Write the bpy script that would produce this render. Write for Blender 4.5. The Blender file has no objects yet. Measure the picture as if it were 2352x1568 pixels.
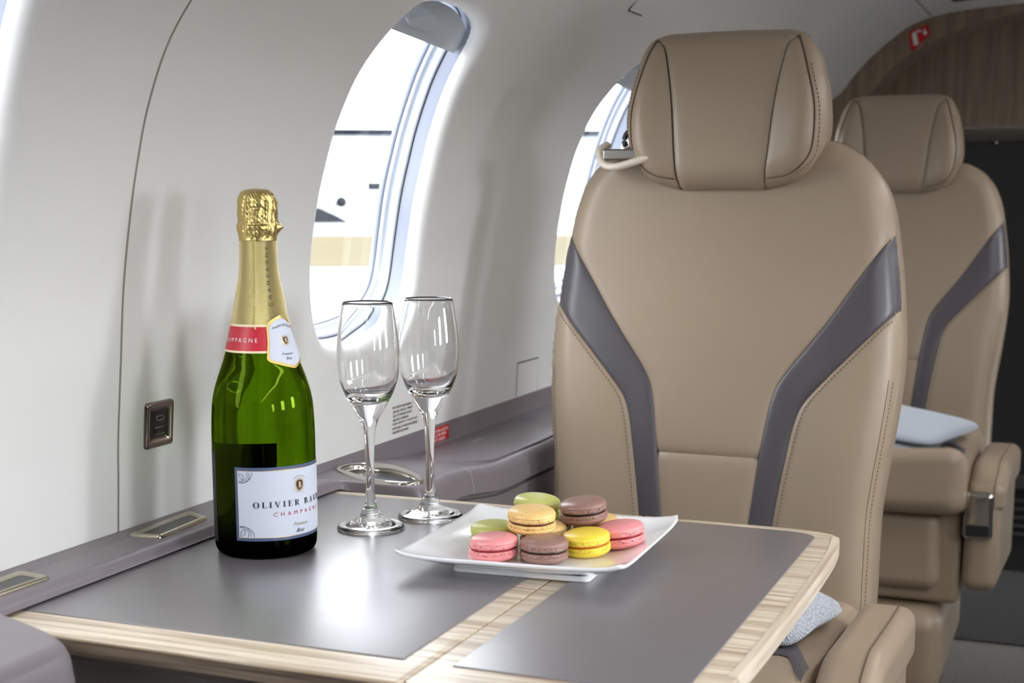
import bpy, bmesh, math, random
import numpy as np
from mathutils import Vector, Matrix
R = math.radians
COL = bpy.context.scene.collection
SC = bpy.context.scene
random.seed(7); np.random.seed(7)

# ------------------------------------------------------------------ helpers
def lin(c):
    c = c / 255.0
    return c / 12.92 if c <= 0.04045 else ((c + 0.055) / 1.055) ** 2.4
def rgb(r, g, b): return (lin(r), lin(g), lin(b), 1.0)

def tag(o, label=None, cat=None, group=None, kind=None):
    if label: o['label'] = label
    if cat: o['category'] = cat
    if group: o['group'] = group
    if kind: o['kind'] = kind
    return o

def empty(name, loc=(0, 0, 0), rz=0, rx=0, ry=0):
    o = bpy.data.objects.new(name, None); COL.objects.link(o)
    o.location = loc; o.rotation_euler = (rx, ry, rz); o.empty_display_size = .05
    return o

def link(name, me, m, parent=None, smooth=True, sharp=None):
    o = bpy.data.objects.new(name, me); COL.objects.link(o)
    if m is not None:
        for mm in (m if isinstance(m, (list, tuple)) else [m]): me.materials.append(mm)
    if smooth:
        me.polygons.foreach_set('use_smooth', [True] * len(me.polygons))
        if sharp: me.set_sharp_from_angle(angle=R(sharp))
    if parent: o.parent = parent
    return o

def mesh(name, verts, faces, m, parent=None, smooth=True, sharp=None, fix=True):
    me = bpy.data.meshes.new(name)
    me.from_pydata([tuple(map(float, v)) for v in verts], [], [tuple(map(int, f)) for f in faces])
    if fix:
        bm = bmesh.new(); bm.from_mesh(me)
        bmesh.ops.remove_doubles(bm, verts=bm.verts, dist=1e-5)
        bmesh.ops.recalc_face_normals(bm, faces=bm.faces)
        bm.to_mesh(me); bm.free()
    me.update()
    return link(name, me, m, parent, smooth, sharp)

def grid_faces(nu, nv, base=0, closed_u=False):
    """verts laid row by row: nv rows of nu"""
    f = []
    for j in range(nv - 1):
        for i in range(nu if closed_u else nu - 1):
            a = base + j * nu + i; b = base + j * nu + (i + 1) % nu
            f.append((a, b, b + nu, a + nu))
    return f

def lathe(name, prof, m, parent=None, n=96, fn=None, cap=True, sharp=None, loc=(0, 0, 0)):
    V = []; 
    for (r, z) in prof:
        for i in range(n):
            a = 2 * math.pi * i / n
            rr, zz = (r, z) if fn is None else fn(r, z, a)
            V.append((loc[0] + rr * math.cos(a), loc[1] + rr * math.sin(a), loc[2] + zz))
    F = []
    for j in range(len(prof) - 1):
        for i in range(n):
            a = j * n + i; b = j * n + (i + 1) % n
            F.append((a, b, b + n, a + n))
    if cap:
        F.append(tuple(range(n - 1, -1, -1)) if prof[0][0] > 1e-5 else None)
        F.append(tuple((len(prof) - 1) * n + i for i in range(n)) if prof[-1][0] > 1e-5 else None)
        F = [f for f in F if f]
    return mesh(name, V, F, m, parent, sharp=sharp)

def rbox(name, x0, x1, y0, y1, z0, z1, r, m, parent=None, seg=4, fn=None, wn=True):
    bm = bmesh.new(); bmesh.ops.create_cube(bm, size=1)
    for v in bm.verts:
        v.co = Vector(((x0 + x1) / 2 + v.co.x * (x1 - x0), (y0 + y1) / 2 + v.co.y * (y1 - y0), (z0 + z1) / 2 + v.co.z * (z1 - z0)))
    if fn:
        bmesh.ops.subdivide_edges(bm, edges=bm.edges, cuts=0)
    if r > 0: bmesh.ops.bevel(bm, geom=list(bm.edges), offset=r, segments=seg, profile=.5, affect='EDGES')
    if fn:
        bmesh.ops.subdivide_edges(bm, edges=[e for e in bm.edges if e.calc_length() > r * 1.2], cuts=22, use_grid_fill=True)
        for v in bm.verts: v.co = Vector(fn(*v.co))
    me = bpy.data.meshes.new(name); bm.to_mesh(me); bm.free()
    o = link(name, me, m, parent)
    if wn and not fn:
        o.modifiers.new('wn', 'WEIGHTED_NORMAL').keep_sharp = False
    return o

def prism(name, pts, z0, z1, r, m, parent=None, seg=3, plane='xy', chamf=0):
    """outline pts extruded z0->z1, top edge rounded by r"""
    bm = bmesh.new()
    conv = (lambda a, b, c: (a, b, c)) if plane == 'xy' else ((lambda a, b, c: (a, c, b)) if plane == 'xz' else (lambda a, b, c: (c, a, b)))
    vb = [bm.verts.new(conv(p[0], p[1], z0)) for p in pts]
    vt = [bm.verts.new(conv(p[0], p[1], z1)) for p in pts]
    ft = bm.faces.new(vt); fb = bm.faces.new(list(reversed(vb)))
    n = len(pts)
    for i in range(n): bm.faces.new((vb[i], vb[(i + 1) % n], vt[(i + 1) % n], vt[i]))
    bmesh.ops.recalc_face_normals(bm, faces=bm.faces)
    if r > 0: bmesh.ops.bevel(bm, geom=list(ft.edges), offset=r, segments=seg, profile=.5, affect='EDGES')
    if chamf > 0:
        bm.faces.ensure_lookup_table()
        zz = 2 if plane == 'xy' else (1 if plane == 'xz' else 0)
        eb = [e for e in bm.edges if all(abs(v.co[zz] - z0) < 1e-7 for v in e.verts)]
        bmesh.ops.bevel(bm, geom=eb, offset=chamf, segments=1, affect='EDGES')
    me = bpy.data.meshes.new(name); bm.to_mesh(me); bm.free()
    return link(name, me, m, parent, sharp=40)

def tube(name, pts, r, m, parent=None, n=10, closed=False, flat=None):
    """tube swept along pts"""
    P = [Vector(p) for p in pts]; V = []; N = len(P)
    up = Vector((0, 0, 1))
    for i, p in enumerate(P):
        t = (P[(i + 1) % N] - P[i - 1]) if closed else (P[min(i + 1, N - 1)] - P[max(i - 1, 0)])
        t.normalize()
        s = t.cross(up)
        if s.length < 1e-3: s = t.cross(Vector((0, 1, 0)))
        s.normalize(); u = s.cross(t)
        rr = r[i] if isinstance(r, (list, tuple)) else r
        for k in range(n):
            a = 2 * math.pi * k / n
            V.append(p + s * (rr * math.cos(a)) + u * (rr * (flat or 1) * math.sin(a)))
    F = grid_faces(n, N, closed_u=True)
    if closed: F += [((N - 1) * n + i, (N - 1) * n + (i + 1) % n, (i + 1) % n, i) for i in range(n)]
    else: F += [tuple(range(n)), tuple((N - 1) * n + i for i in range(n))]
    return mesh(name, V, F, m, parent)

def catmull(pts, n, closed=False):
    """n samples equally spaced by arclength on a smooth curve"""
    P = np.array(pts, float); N = len(P)
    if closed: Q = np.vstack([P[-1], P, P[0], P[1]]); S = N
    else: Q = np.vstack([2 * P[0] - P[1], P, 2 * P[-1] - P[-2]]); S = N - 1
    out = []
    for i in range(S):
        p0, p1, p2, p3 = Q[i:i + 4]
        for k in range(16):
            t = k / 16
            out.append(.5 * ((2 * p1) + (-p0 + p2) * t + (2 * p0 - 5 * p1 + 4 * p2 - p3) * t * t + (-p0 + 3 * p1 - 3 * p2 + p3) * t ** 3))
    out.append(P[0] if closed else P[-1])
    out = np.array(out); d = np.r_[0, np.cumsum(np.linalg.norm(np.diff(out, axis=0), axis=1))]
    s = np.linspace(0, d[-1], n + 1 if closed else n)
    r = np.stack([np.interp(s, d, out[:, k]) for k in range(P.shape[1])], 1)
    return r[:-1] if closed else r

def smooth(t):
    t = min(1, max(0, t)); return t * t * (3 - 2 * t)

# ------------------------------------------------------------------ materials
class NT:
    def __init__(s, name):
        s.m = bpy.data.materials.new(name); s.m.use_nodes = True
        s.t = s.m.node_tree; s.n = s.t.nodes; s.n.clear()
        s.out = s.n.new('ShaderNodeOutputMaterial')
    def add(s, typ, **kw):
        n = s.n.new(typ)
        for k, v in kw.items():
            if k.startswith('i_'): n.inputs[k[2:].replace('_', ' ')].default_value = v
            else: setattr(n, k, v)
        return n
    def l(s, a, b): s.t.links.new(a, b)

def mat(name, col, rough=.5, metal=0, spec=.5, coat=0, coat_r=.05, noise=None, bump=None, sheen=0, trans=0, ior=1.5, col2=None, var=None, aniso=0):
    """noise: bump noise (scale, strength, distance);  var: colour variation (scale, amount)"""
    k = NT(name); p = k.add('ShaderNodeBsdfPrincipled')
    p.inputs['Base Color'].default_value = col; p.inputs['Roughness'].default_value = rough
    p.inputs['Metallic'].default_value = metal; p.inputs['Specular IOR Level'].default_value = spec
    p.inputs['Coat Weight'].default_value = coat; p.inputs['Coat Roughness'].default_value = coat_r
    p.inputs['Sheen Weight'].default_value = sheen; p.inputs['Transmission Weight'].default_value = trans
    p.inputs['IOR'].default_value = ior
    k.l(p.outputs[0], k.out.inputs[0])
    if noise or var: tc = k.add('ShaderNodeTexCoord')
    if noise:
        nz = k.add('ShaderNodeTexNoise'); nz.inputs['Scale'].default_value = noise[0]; nz.inputs['Detail'].default_value = 3
        b = k.add('ShaderNodeBump'); b.inputs['Strength'].default_value = noise[1]; b.inputs['Distance'].default_value = noise[2]
        k.l(tc.outputs['Object'], nz.inputs['Vector']); k.l(nz.outputs[0], b.inputs['Height']); k.l(b.outputs[0], p.inputs['Normal'])
    if var:
        nv = k.add('ShaderNodeTexNoise'); nv.inputs['Scale'].default_value = var[0]; nv.inputs['Detail'].default_value = 4
        mr = k.add('ShaderNodeMapRange'); mr.inputs['From Min'].default_value = .3; mr.inputs['From Max'].default_value = .7
        mr.inputs['To Min'].default_value = 1 - var[1]; mr.inputs['To Max'].default_value = 1 + var[1]
        mx = k.add('ShaderNodeMix', data_type='RGBA', blend_type='MULTIPLY'); mx.inputs['Factor'].default_value = 1
        mx.inputs[6].default_value = col
        k.l(tc.outputs['Object'], nv.inputs['Vector']); k.l(nv.outputs[0], mr.inputs[0]); k.l(mr.outputs[0], mx.inputs[7]); k.l(mx.outputs[2], p.inputs['Base Color'])
    return k.m

def leather(name, col, rough=.42, spec=.45, coat=0):
    k = NT(name); p = k.add('ShaderNodeBsdfPrincipled'); p.inputs['Coat Weight'].default_value = coat; p.inputs['Coat Roughness'].default_value = .34; p.inputs['Coat IOR'].default_value = 1.6
    p.inputs['Base Color'].default_value = col; p.inputs['Roughness'].default_value = rough; p.inputs['Specular IOR Level'].default_value = spec
    tc = k.add('ShaderNodeTexCoord'); v = k.add('ShaderNodeTexVoronoi'); v.inputs['Scale'].default_value = 900
    n = k.add('ShaderNodeTexNoise'); n.inputs['Scale'].default_value = 14; n.inputs['Detail'].default_value = 3
    b = k.add('ShaderNodeBump'); b.inputs['Strength'].default_value = .18; b.inputs['Distance'].default_value = .0004
    b2 = k.add('ShaderNodeBump'); b2.inputs['Strength'].default_value = .12; b2.inputs['Distance'].default_value = .01
    k.l(tc.outputs['Object'], v.inputs['Vector']); k.l(tc.outputs['Object'], n.inputs['Vector'])
    k.l(v.outputs['Distance'], b.inputs['Height']); k.l(n.outputs[0], b2.inputs['Height']); k.l(b2.outputs[0], b.inputs['Normal'])
    k.l(b.outputs[0], p.inputs['Normal']); k.l(p.outputs[0], k.out.inputs[0])
    return k.m

def wood(name, c1, c2, axis='x', scale=1.0, rough=.35, spec=.5, contrast=1.0):
    """grain lines running along axis"""
    k = NT(name); p = k.add('ShaderNodeBsdfPrincipled'); p.inputs['Roughness'].default_value = rough; p.inputs['Specular IOR Level'].default_value = spec
    p.inputs['Coat Weight'].default_value = .25; p.inputs['Coat Roughness'].default_value = .18
    tc = k.add('ShaderNodeTexCoord'); mp = k.add('ShaderNodeMapping')
    s = {'x': (5, 170, 170), 'y': (75, 3, 75), 'z': (60, 60, 2.5)}[axis]
    mp.inputs['Scale'].default_value = tuple(a * scale for a in s)
    n1 = k.add('ShaderNodeTexNoise'); n1.inputs['Scale'].default_value = 1; n1.inputs['Detail'].default_value = 3; n1.inputs['Roughness'].default_value = .55; n1.inputs['Distortion'].default_value = .25
    mp2 = k.add('ShaderNodeMapping'); mp2.inputs['Scale'].default_value = tuple(a * scale * 3.1 for a in s)
    n2 = k.add('ShaderNodeTexNoise'); n2.inputs['Scale'].default_value = 1; n2.inputs['Detail'].default_value = 2
    ad = k.add('ShaderNodeMath', operation='ADD'); ml = k.add('ShaderNodeMath', operation='MULTIPLY'); ml.inputs[1].default_value = .45
    cr = k.add('ShaderNodeValToRGB'); e = cr.color_ramp.elements
    w = .16 / contrast
    e[0].position = .72 - w; e[0].color = c1; e[1].position = .72 + w; e[1].color = c2
    k.l(tc.outputs['Object'], mp.inputs[0]); k.l(mp.outputs[0], n1.inputs['Vector']); k.l(tc.outputs['Object'], mp2.inputs[0]); k.l(mp2.outputs[0], n2.inputs['Vector'])
    k.l(n2.outputs[0], ml.inputs[0]); k.l(n1.outputs[0], ad.inputs[0]); k.l(ml.outputs[0], ad.inputs[1]); k.l(ad.outputs[0], cr.inputs[0])
    k.l(cr.outputs[0], p.inputs['Base Color'])
    b = k.add('ShaderNodeBump'); b.inputs['Strength'].default_value = .05; b.inputs['Distance'].default_value = .0003
    k.l(ad.outputs[0], b.inputs['Height']); k.l(b.outputs[0], p.inputs['Normal']); k.l(p.outputs[0], k.out.inputs[0])
    return k.m

def glassmat(name, col=(1, 1, 1, 1), ior=1.5, rough=0.0, zdark=False):
    k = NT(name); g = k.add('ShaderNodeBsdfGlass')
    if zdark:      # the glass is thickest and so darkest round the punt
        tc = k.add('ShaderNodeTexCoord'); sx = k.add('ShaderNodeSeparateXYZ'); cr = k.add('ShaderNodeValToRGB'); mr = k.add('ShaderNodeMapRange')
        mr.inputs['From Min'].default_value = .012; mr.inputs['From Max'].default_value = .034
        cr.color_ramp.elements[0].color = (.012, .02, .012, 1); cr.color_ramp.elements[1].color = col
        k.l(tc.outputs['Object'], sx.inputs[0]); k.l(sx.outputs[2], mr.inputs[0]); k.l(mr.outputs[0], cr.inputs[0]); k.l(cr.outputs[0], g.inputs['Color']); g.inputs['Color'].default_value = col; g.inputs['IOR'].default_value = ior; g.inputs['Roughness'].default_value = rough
    k.l(g.outputs[0], k.out.inputs[0]); return k.m

def panemat(name, col=(1, 1, 1, 1)):
    k = NT(name); t = k.add('ShaderNodeBsdfTransparent'); t.inputs[0].default_value = col
    g = k.add('ShaderNodeBsdfGlossy'); g.inputs['Roughness'].default_value = .01
    lw = k.add('ShaderNodeLayerWeight'); lw.inputs[0].default_value = .5; pw_ = k.add('ShaderNodeMath', operation='POWER'); pw_.inputs[1].default_value = 5
    f = k.add('ShaderNodeMath', operation='MULTIPLY_ADD'); f.inputs[1].default_value = .8; f.inputs[2].default_value = .04; m = k.add('ShaderNodeMixShader')
    k.l(lw.outputs['Facing'], pw_.inputs[0]); k.l(pw_.outputs[0], f.inputs[0]); k.l(f.outputs[0], m.inputs[0]); k.l(t.outputs[0], m.inputs[1]); k.l(g.outputs[0], m.inputs[2]); k.l(m.outputs[0], k.out.inputs[0]); return k.m

def foilmat(name, col, crumple):
    k = NT(name); p = k.add('ShaderNodeBsdfPrincipled'); p.inputs['Base Color'].default_value = col
    p.inputs['Metallic'].default_value = 1; p.inputs['Roughness'].default_value = .3
    tc = k.add('ShaderNodeTexCoord'); sx = k.add('ShaderNodeSeparateXYZ'); k.l(tc.outputs['Object'], sx.inputs[0])
    at = k.add('ShaderNodeMath', operation='ARCTAN2'); k.l(sx.outputs[1], at.inputs[0]); k.l(sx.outputs[0], at.inputs[1])
    a = k.add('ShaderNodeMath', operation='MULTIPLY'); a.inputs[1].default_value = 84; k.l(at.outputs[0], a.inputs[0])
    z = k.add('ShaderNodeMath', operation='MULTIPLY'); z.inputs[1].default_value = 4200; k.l(sx.outputs[2], z.inputs[0])
    p1 = k.add('ShaderNodeMath', operation='ADD'); k.l(a.outputs[0], p1.inputs[0]); k.l(z.outputs[0], p1.inputs[1])
    p2 = k.add('ShaderNodeMath', operation='SUBTRACT'); k.l(a.outputs[0], p2.inputs[0]); k.l(z.outputs[0], p2.inputs[1])
    s1 = k.add('ShaderNodeMath', operation='SINE'); k.l(p1.outputs[0], s1.inputs[0]); s2 = k.add('ShaderNodeMath', operation='SINE'); k.l(p2.outputs[0], s2.inputs[0])
    ad = k.add('ShaderNodeMath', operation='ADD'); k.l(s1.outputs[0], ad.inputs[0]); k.l(s2.outputs[0], ad.inputs[1])
    b = k.add('ShaderNodeBump'); b.inputs['Strength'].default_value = .0 if crumple else .65; b.inputs['Distance'].default_value = .0003
    k.l(ad.outputs[0], b.inputs['Height'])
    n = k.add('ShaderNodeTexNoise'); n.inputs['Scale'].default_value = 420 if crumple else 60; n.inputs['Detail'].default_value = 4
    b2 = k.add('ShaderNodeBump'); b2.inputs['Strength'].default_value = .5 if crumple else .15; b2.inputs['Distance'].default_value = .001
    k.l(tc.outputs['Object'], n.inputs['Vector']); k.l(n.outputs[0], b2.inputs['Height']); k.l(b.outputs[0], b2.inputs['Normal']); k.l(b2.outputs[0], p.inputs['Normal'])
    k.l(p.outputs[0], k.out.inputs[0]); return k.m

def knitmat(name, c1, c2):
    k = NT(name); p = k.add('ShaderNodeBsdfPrincipled'); p.inputs['Roughness'].default_value = .9; p.inputs['Sheen Weight'].default_value = .3
    tc = k.add('ShaderNodeTexCoord'); v = k.add('ShaderNodeTexVoronoi'); v.inputs['Scale'].default_value = 420
    cr = k.add('ShaderNodeValToRGB'); cr.color_ramp.elements[0].position = .15; cr.color_ramp.elements[0].color = c1; cr.color_ramp.elements[1].position = .65; cr.color_ramp.elements[1].color = c2
    b = k.add('ShaderNodeBump'); b.invert = True; b.inputs['Strength'].default_value = .8; b.inputs['Distance'].default_value = .003
    k.l(tc.outputs['Object'], v.inputs['Vector']); k.l(v.outputs['Distance'], cr.inputs[0]); k.l(cr.outputs[0], p.inputs['Base Color'])
    k.l(v.outputs['Distance'], b.inputs['Height']); k.l(b.outputs[0], p.inputs['Normal']); k.l(p.outputs[0], k.out.inputs[0]); return k.m

M = dict(
    wall=mat('wall panel ivory', rgb(222, 221, 217), .36, spec=.4, noise=(700, .05, .0003)),
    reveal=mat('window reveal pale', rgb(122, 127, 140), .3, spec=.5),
    frame=mat('window frame white', rgb(196, 202, 214), .25, spec=.5),
    gapdark=mat('dark gap', rgb(30, 28, 28), .7),
    pane=panemat('cabin window pane'),
    shade=mat('shade handle grey', rgb(186, 192, 200), .25, spec=.6),
    ledge=mat('taupe grey lacquer', rgb(118, 110, 115), .34, spec=.5, noise=(900, .05, .0003)),
    ledgelow=mat('lower side panel grey', rgb(112, 105, 106), .5, spec=.4, noise=(700, .08, .0003)),
    nickel=mat('satin nickel', rgb(186, 178, 162), .22, metal=1),
    chrome=mat('polished chrome', rgb(200, 196, 190), .08, metal=1),
    darkinset=mat('dark inset', rgb(34, 37, 40), .3),
    cupin=mat('cup recess grey', rgb(92, 98, 108), .4),
    tan=leather('tan leather', rgb(153, 135, 115), .40),
    greyleather=leather('slate grey leather', rgb(80, 76, 80), .36),
    stitch=mat('tan thread', rgb(196, 176, 150), .7),
    seam=mat('brown seam thread', rgb(92, 76, 60), .8),  # brown thread for seams and piping
    pad=leather('table pad leather', rgb(113, 108, 111), .34, .8, 1.0),
    woodx=wood('limed oak across', rgb(176, 155, 130), rgb(228, 214, 194), 'x', contrast=1.1),
    arch=wood('bulkhead veneer', rgb(112, 95, 76), rgb(142, 123, 100), 'z', rough=.45, contrast=.8),
    ceramic=mat('white porcelain', rgb(246, 247, 249), .12, spec=.6, coat=.5, coat_r=.04),
    clear=glassmat('clear flute glass', (1, 1, 1, 1), 1.5),
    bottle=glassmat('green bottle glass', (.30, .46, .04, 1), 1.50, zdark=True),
    foil=foilmat('embossed gold foil', rgb(226, 208, 146), False),
    foilc=foilmat('crumpled gold foil', rgb(210, 188, 122), True),
    goldflat=mat('gold print', rgb(206, 170, 100), .3, metal=.9),
    red=mat('red neck band', rgb(196, 40, 56), .4),
    cream=mat('cream paper edge', rgb(236, 220, 180), .5),
    labelw=mat('label paper', rgb(204, 210, 224), .45, noise=(60, .25, .0012)),
    labelblue=mat('label blue border', rgb(78, 94, 132), .4),
    ink=mat('ink navy', rgb(34, 40, 58), .5),
    inkred=mat('ink red', rgb(186, 44, 66), .5),
    inkgold=mat('ink gold brown', rgb(150, 120, 76), .5),
    inkblk=mat('ink black', rgb(24, 22, 22), .6),
    inkwhite=mat('ink white', rgb(240, 240, 240), .5),
    pillow=knitmat('pale grey knit', rgb(206, 210, 218), rgb(158, 162, 172)),
    blanket=mat('pale grey fleece', rgb(160, 168, 180), .95, sheen=.4, noise=(300, .5, .002)),
    blanketd=mat('mid grey fleece', rgb(120, 124, 132), .95, sheen=.4, noise=(300, .5, .002)),
    carpet=mat('grey carpet', rgb(112, 106, 100), .95, noise=(600, 1, .004), var=(260, .45)),
    blackcab=mat('black cabinet', rgb(20, 19, 19), .45),
    blackvent=mat('dark vent slats', rgb(44, 42, 40), .5),
    signred=mat('sign red', rgb(190, 16, 24), .4),
    creambr=mat('ivory bracket', rgb(214, 202, 184), .4),
    blackpl=mat('black plastic', rgb(18, 17, 20), .35),
    steel=mat('steel', rgb(150, 146, 140), .3, metal=1),
    tagw=mat('white tag', rgb(214, 214, 222), .6),
)

# ------------------------------------------------------------------ text
def text_mesh(s, size, shear=0, bold=0, spacing=1.0):
    cu = bpy.data.curves.new('lettering_curve', 'FONT'); cu.body = s; cu.size = size; cu.shear = shear; cu.offset = bold
    cu.align_x = 'LEFT'; cu.space_character = spacing; cu.resolution_u = 3
    o = bpy.data.objects.new('tmp', cu); COL.objects.link(o)
    bpy.context.view_layer.update()
    me = bpy.data.meshes.new_from_object(o.evaluated_get(bpy.context.evaluated_depsgraph_get()))
    bpy.data.objects.remove(o); bpy.data.curves.remove(cu)
    V = [tuple(v.co[:2]) for v in me.vertices]; F = [tuple(p.vertices) for p in me.polygons]
    bpy.data.meshes.remove(me)
    return V, F

def cjk(V, fit_w=None, fit_h=None, align='L'):
    xs = [v[0] for v in V]; ys = [v[1] for v in V]
    return min(xs), max(xs), min(ys), max(ys)

SER = {}
def _q(x0, y0, x1, y1, w0, w1=None):
    """slanted bar, horizontal width w"""
    w1 = w0 if w1 is None else w1
    return [(x0 - w0 / 2, y0), (x0 + w0 / 2, y0), (x1 + w1 / 2, y1), (x1 - w1 / 2, y1)]
def _box(x0, y0, x1, y1): return [(x0, y0), (x1, y0), (x1, y1), (x0, y1)]
def _bowl(cx, cy, rx, ry, th, tn, a0, a1, n=18):
    out = []
    for i in range(n):
        A = []
        for t in (i, i + 1):
            a = R(a0 + (a1 - a0) * t / n)
            A.append(((cx + rx * math.cos(a), cy + ry * math.sin(a)), (cx + (rx - th) * math.cos(a), cy + (ry - tn) * math.sin(a))))
        out.append([A[0][0], A[1][0], A[1][1], A[0][1]])
    return out
T_, t_, s_ = .2, .05, .04
def glyphs():
    g = {}
    g['O'] = (.86, _bowl(.43, .5, .42, .52, .19, .04, 0, 360, 40))
    g['L'] = (.68, [_box(.12, 0, .12 + T_, 1), _box(.02, 1 - s_, .42, 1), _box(.02, 0, .64, s_), _box(.59, 0, .64, .26)])
    g['I'] = (.44, [_box(.12, 0, .12 + T_, 1), _box(.02, 1 - s_, .42, 1), _box(.02, 0, .42, s_)])
    g['V'] = (.84, [_q(.45, 0, .16, 1, .12, T_), _q(.45, 0, .72, 1, .06, .06), _box(0, 1 - s_, .34, 1), _box(.58, 1 - s_, .84, 1)])
    g['E'] = (.70, [_box(.12, 0, .12 + T_, 1), _box(.02, 1 - s_, .62, 1), _box(.02, 0, .66, s_), _box(.12, .5, .5, .5 + s_), _box(.57, .76, .62, 1), _box(.61, 0, .66, .24), _box(.46, .4, .5, .64)])
    g['R'] = (.82, [_box(.12, 0, .12 + T_, 1), _box(.02, 1 - s_, .42, 1), _box(.02, 0, .42, s_)] + _bowl(.38, .75, .3, .25, .18, .04, -90, 90) + [_q(.68, 0, .42, .5, .2), _box(.6, 0, .82, s_)])
    g['B'] = (.78, [_box(.12, 0, .12 + T_, 1), _box(.02, 1 - s_, .4, 1), _box(.02, 0, .4, s_)] + _bowl(.38, .76, .27, .24, .17, .04, -90, 90) + _bowl(.38, .27, .33, .27, .19, .04, -90, 90))
    g['A'] = (.84, [_q(.14, 0, .40, 1, .05), _q(.66, 0, .40, 1, T_, .12), _box(.22, .3, .6, .3 + s_), _box(0, 0, .26, s_), _box(.52, 0, .84, s_)])
    g['U'] = (.84, [_box(.12, .3, .12 + T_, 1), _box(.02, 1 - s_, .42, 1), _box(.66, .3, .72, 1), _box(.56, 1 - s_, .84, 1)] + _bowl(.42, .3, .3, .32, .17, .06, 180, 360))
    g['D'] = (.88, [_box(.12, 0, .12 + T_, 1), _box(.02, 1 - s_, .4, 1), _box(.02, 0, .4, s_)] + _bowl(.38, .5, .45, .5, .19, .04, -90, 90, 26))
    return g
G = glyphs()
def serif_mesh(s, h, gap=.28):
    V = []; F = []; x = 0
    for ch in s:
        if ch == ' ': x += .55; continue
        w, polys = G[ch]
        for p in polys:
            b = len(V); V += [((x + a) * h, c * h) for a, c in p]; F.append((b, b + 1, b + 2, b + 3))
        x += w + gap
    return V, F

def place_text(name, VF, fn, m, parent, w=None, h=None, just='L'):
    """fit VF (2D) in width w / height h, then map each (x,y) by fn -> 3D"""
    V, F = VF
    xs = [v[0] for v in V]; ys = [v[1] for v in V]; x0, x1, y0, y1 = min(xs), max(xs), min(ys), max(ys)
    sx = (w / (x1 - x0)) if w else None; sy = (h / (y1 - y0)) if h else None
    sx = sx or sy; sy = sy or sx
    off = {'L': 0, 'C': -(x1 - x0) * sx / 2, 'R': -(x1 - x0) * sx}[just]
    P = [fn((v[0] - x0) * sx + off, (v[1] - y0) * sy) for v in V]
    return mesh(name, P, F, m, parent, smooth=False, fix=False)

# ------------------------------------------------------------------ fuselage profile
CX = .045
PROF = [(-.800, .711), (-.7975, .755), (-.795, .802), (-.789, .864), (-.782, .935), (-.771, .9995), (-.7615, 1.042), (-.750, 1.083), (-.731, 1.128), (-.710, 1.160),
        (-.681, 1.193), (-.643, 1.232), (-.600, 1.270), (-.578, 1.300), (-.530, 1.352), (-.464, 1.405), (-.426, 1.425), (-.364, 1.441), (-.28, 1.450), (-.194, 1.455), (-.07, 1.458), (CX, 1.459)]
PD = catmull(PROF, 400)
ZTOP = 1.262
def xw(z): return float(np.interp(z, PD[:, 1], PD[:, 0]))
def nrm(z):
    """outboard normal (x,z)"""
    d = .004; dx = xw(z + d) - xw(z - d); l = math.hypot(dx, 2 * d)
    return (-2 * d / l, dx / l)
def WP(Y, z, off=0, mir=False):
    n = nrm(z); x = xw(z) + n[0] * off; zz = z + n[1] * off
    return (2 * CX - x if mir else x, Y, zz)

OPEN = [(1.274, 1.05), (1.279, 1.10), (1.284, 1.14), (1.289, 1.165), (1.297, 1.181), (1.312, 1.191), (1.35, 1.196), (1.41, 1.195), (1.452, 1.189), (1.483, 1.178), (1.498, 1.155),
        (1.508, 1.117), (1.511, 1.065), (1.508, 1.0), (1.508, .963), (1.506, .924), (1.498, .898), (1.48, .880), (1.463, .871), (1.43, .862), (1.38, .856), (1.34, .856),
        (1.31, .861), (1.293, .874), (1.281, .895), (1.273, .925), (1.270, .962), (1.270, 1.0)]
OPEN = [(y * 1.068 + .010, 1.008 + (z - 1.008) * 1.068) for y, z in OPEN]
OC = (1.496, 1.022)
OD = catmull(OPEN, 400, closed=True)
_ang = np.arctan2(OD[:, 1] - OC[1], OD[:, 0] - OC[0]); _rad = np.hypot(OD[:, 0] - OC[0], OD[:, 1] - OC[1])
_o = np.argsort(_ang); _ang = _ang[_o]; _rad = _rad[_o]
def orad(a): return float(np.interp((a + math.pi) % (2 * math.pi) - math.pi, _ang, _rad, period=2 * math.pi))

PITCH = .76; KS = (-2, -1, 0, 1, 2)
YB = lambda k: 1.034 + PITCH * k       # cell k spans YB(k)..YB(k+1); window centre 1.483+PITCH*k
LIP = .018
def wall_cell(k, mir):
    y0, y1 = YB(k), YB(k + 1); yc = OC[0] + PITCH * k; zc = OC[1]; z0, z1 = .711, ZTOP
    NS = 40; rect = []
    for i in range(NS): rect.append((y0 + (y1 - y0) * i / NS, z0))
    for i in range(NS): rect.append((y1, z0 + (z1 - z0) * i / NS))
    for i in range(NS): rect.append((y1 - (y1 - y0) * i / NS, z1))
    for i in range(NS): rect.append((y0, z1 - (z1 - z0) * i / NS))
    N = len(rect)
    ds = [0, .001, .0025, .0045, .007, .010, .014, .018, LIP, .028, .038]
    V = []
    for d in ds:
        off = LIP - math.sqrt(max(0, LIP ** 2 - (LIP - min(d, LIP)) ** 2))
        for (ry, rz) in rect:
            a = math.atan2(rz - zc, ry - yc); r = orad(a) + d
            V.append(WP(yc + r * math.cos(a), zc + r * math.sin(a), off, mir))
    nl = 9; last = ds[-1]
    for j in range(1, nl + 1):
        t = j / nl
        for (ry, rz) in rect:
            a = math.atan2(rz - zc, ry - yc); r = orad(a) + last
            sy, sz = yc + r * math.cos(a), zc + r * math.sin(a)
            V.append(WP(sy + (ry - sy) * t, sz + (rz - sz) * t, 0, mir))
    F = grid_faces(N, len(ds) + nl, closed_u=True)
    # ring rows above the cell up to ceiling line are added by caller
    return V, F

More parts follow.
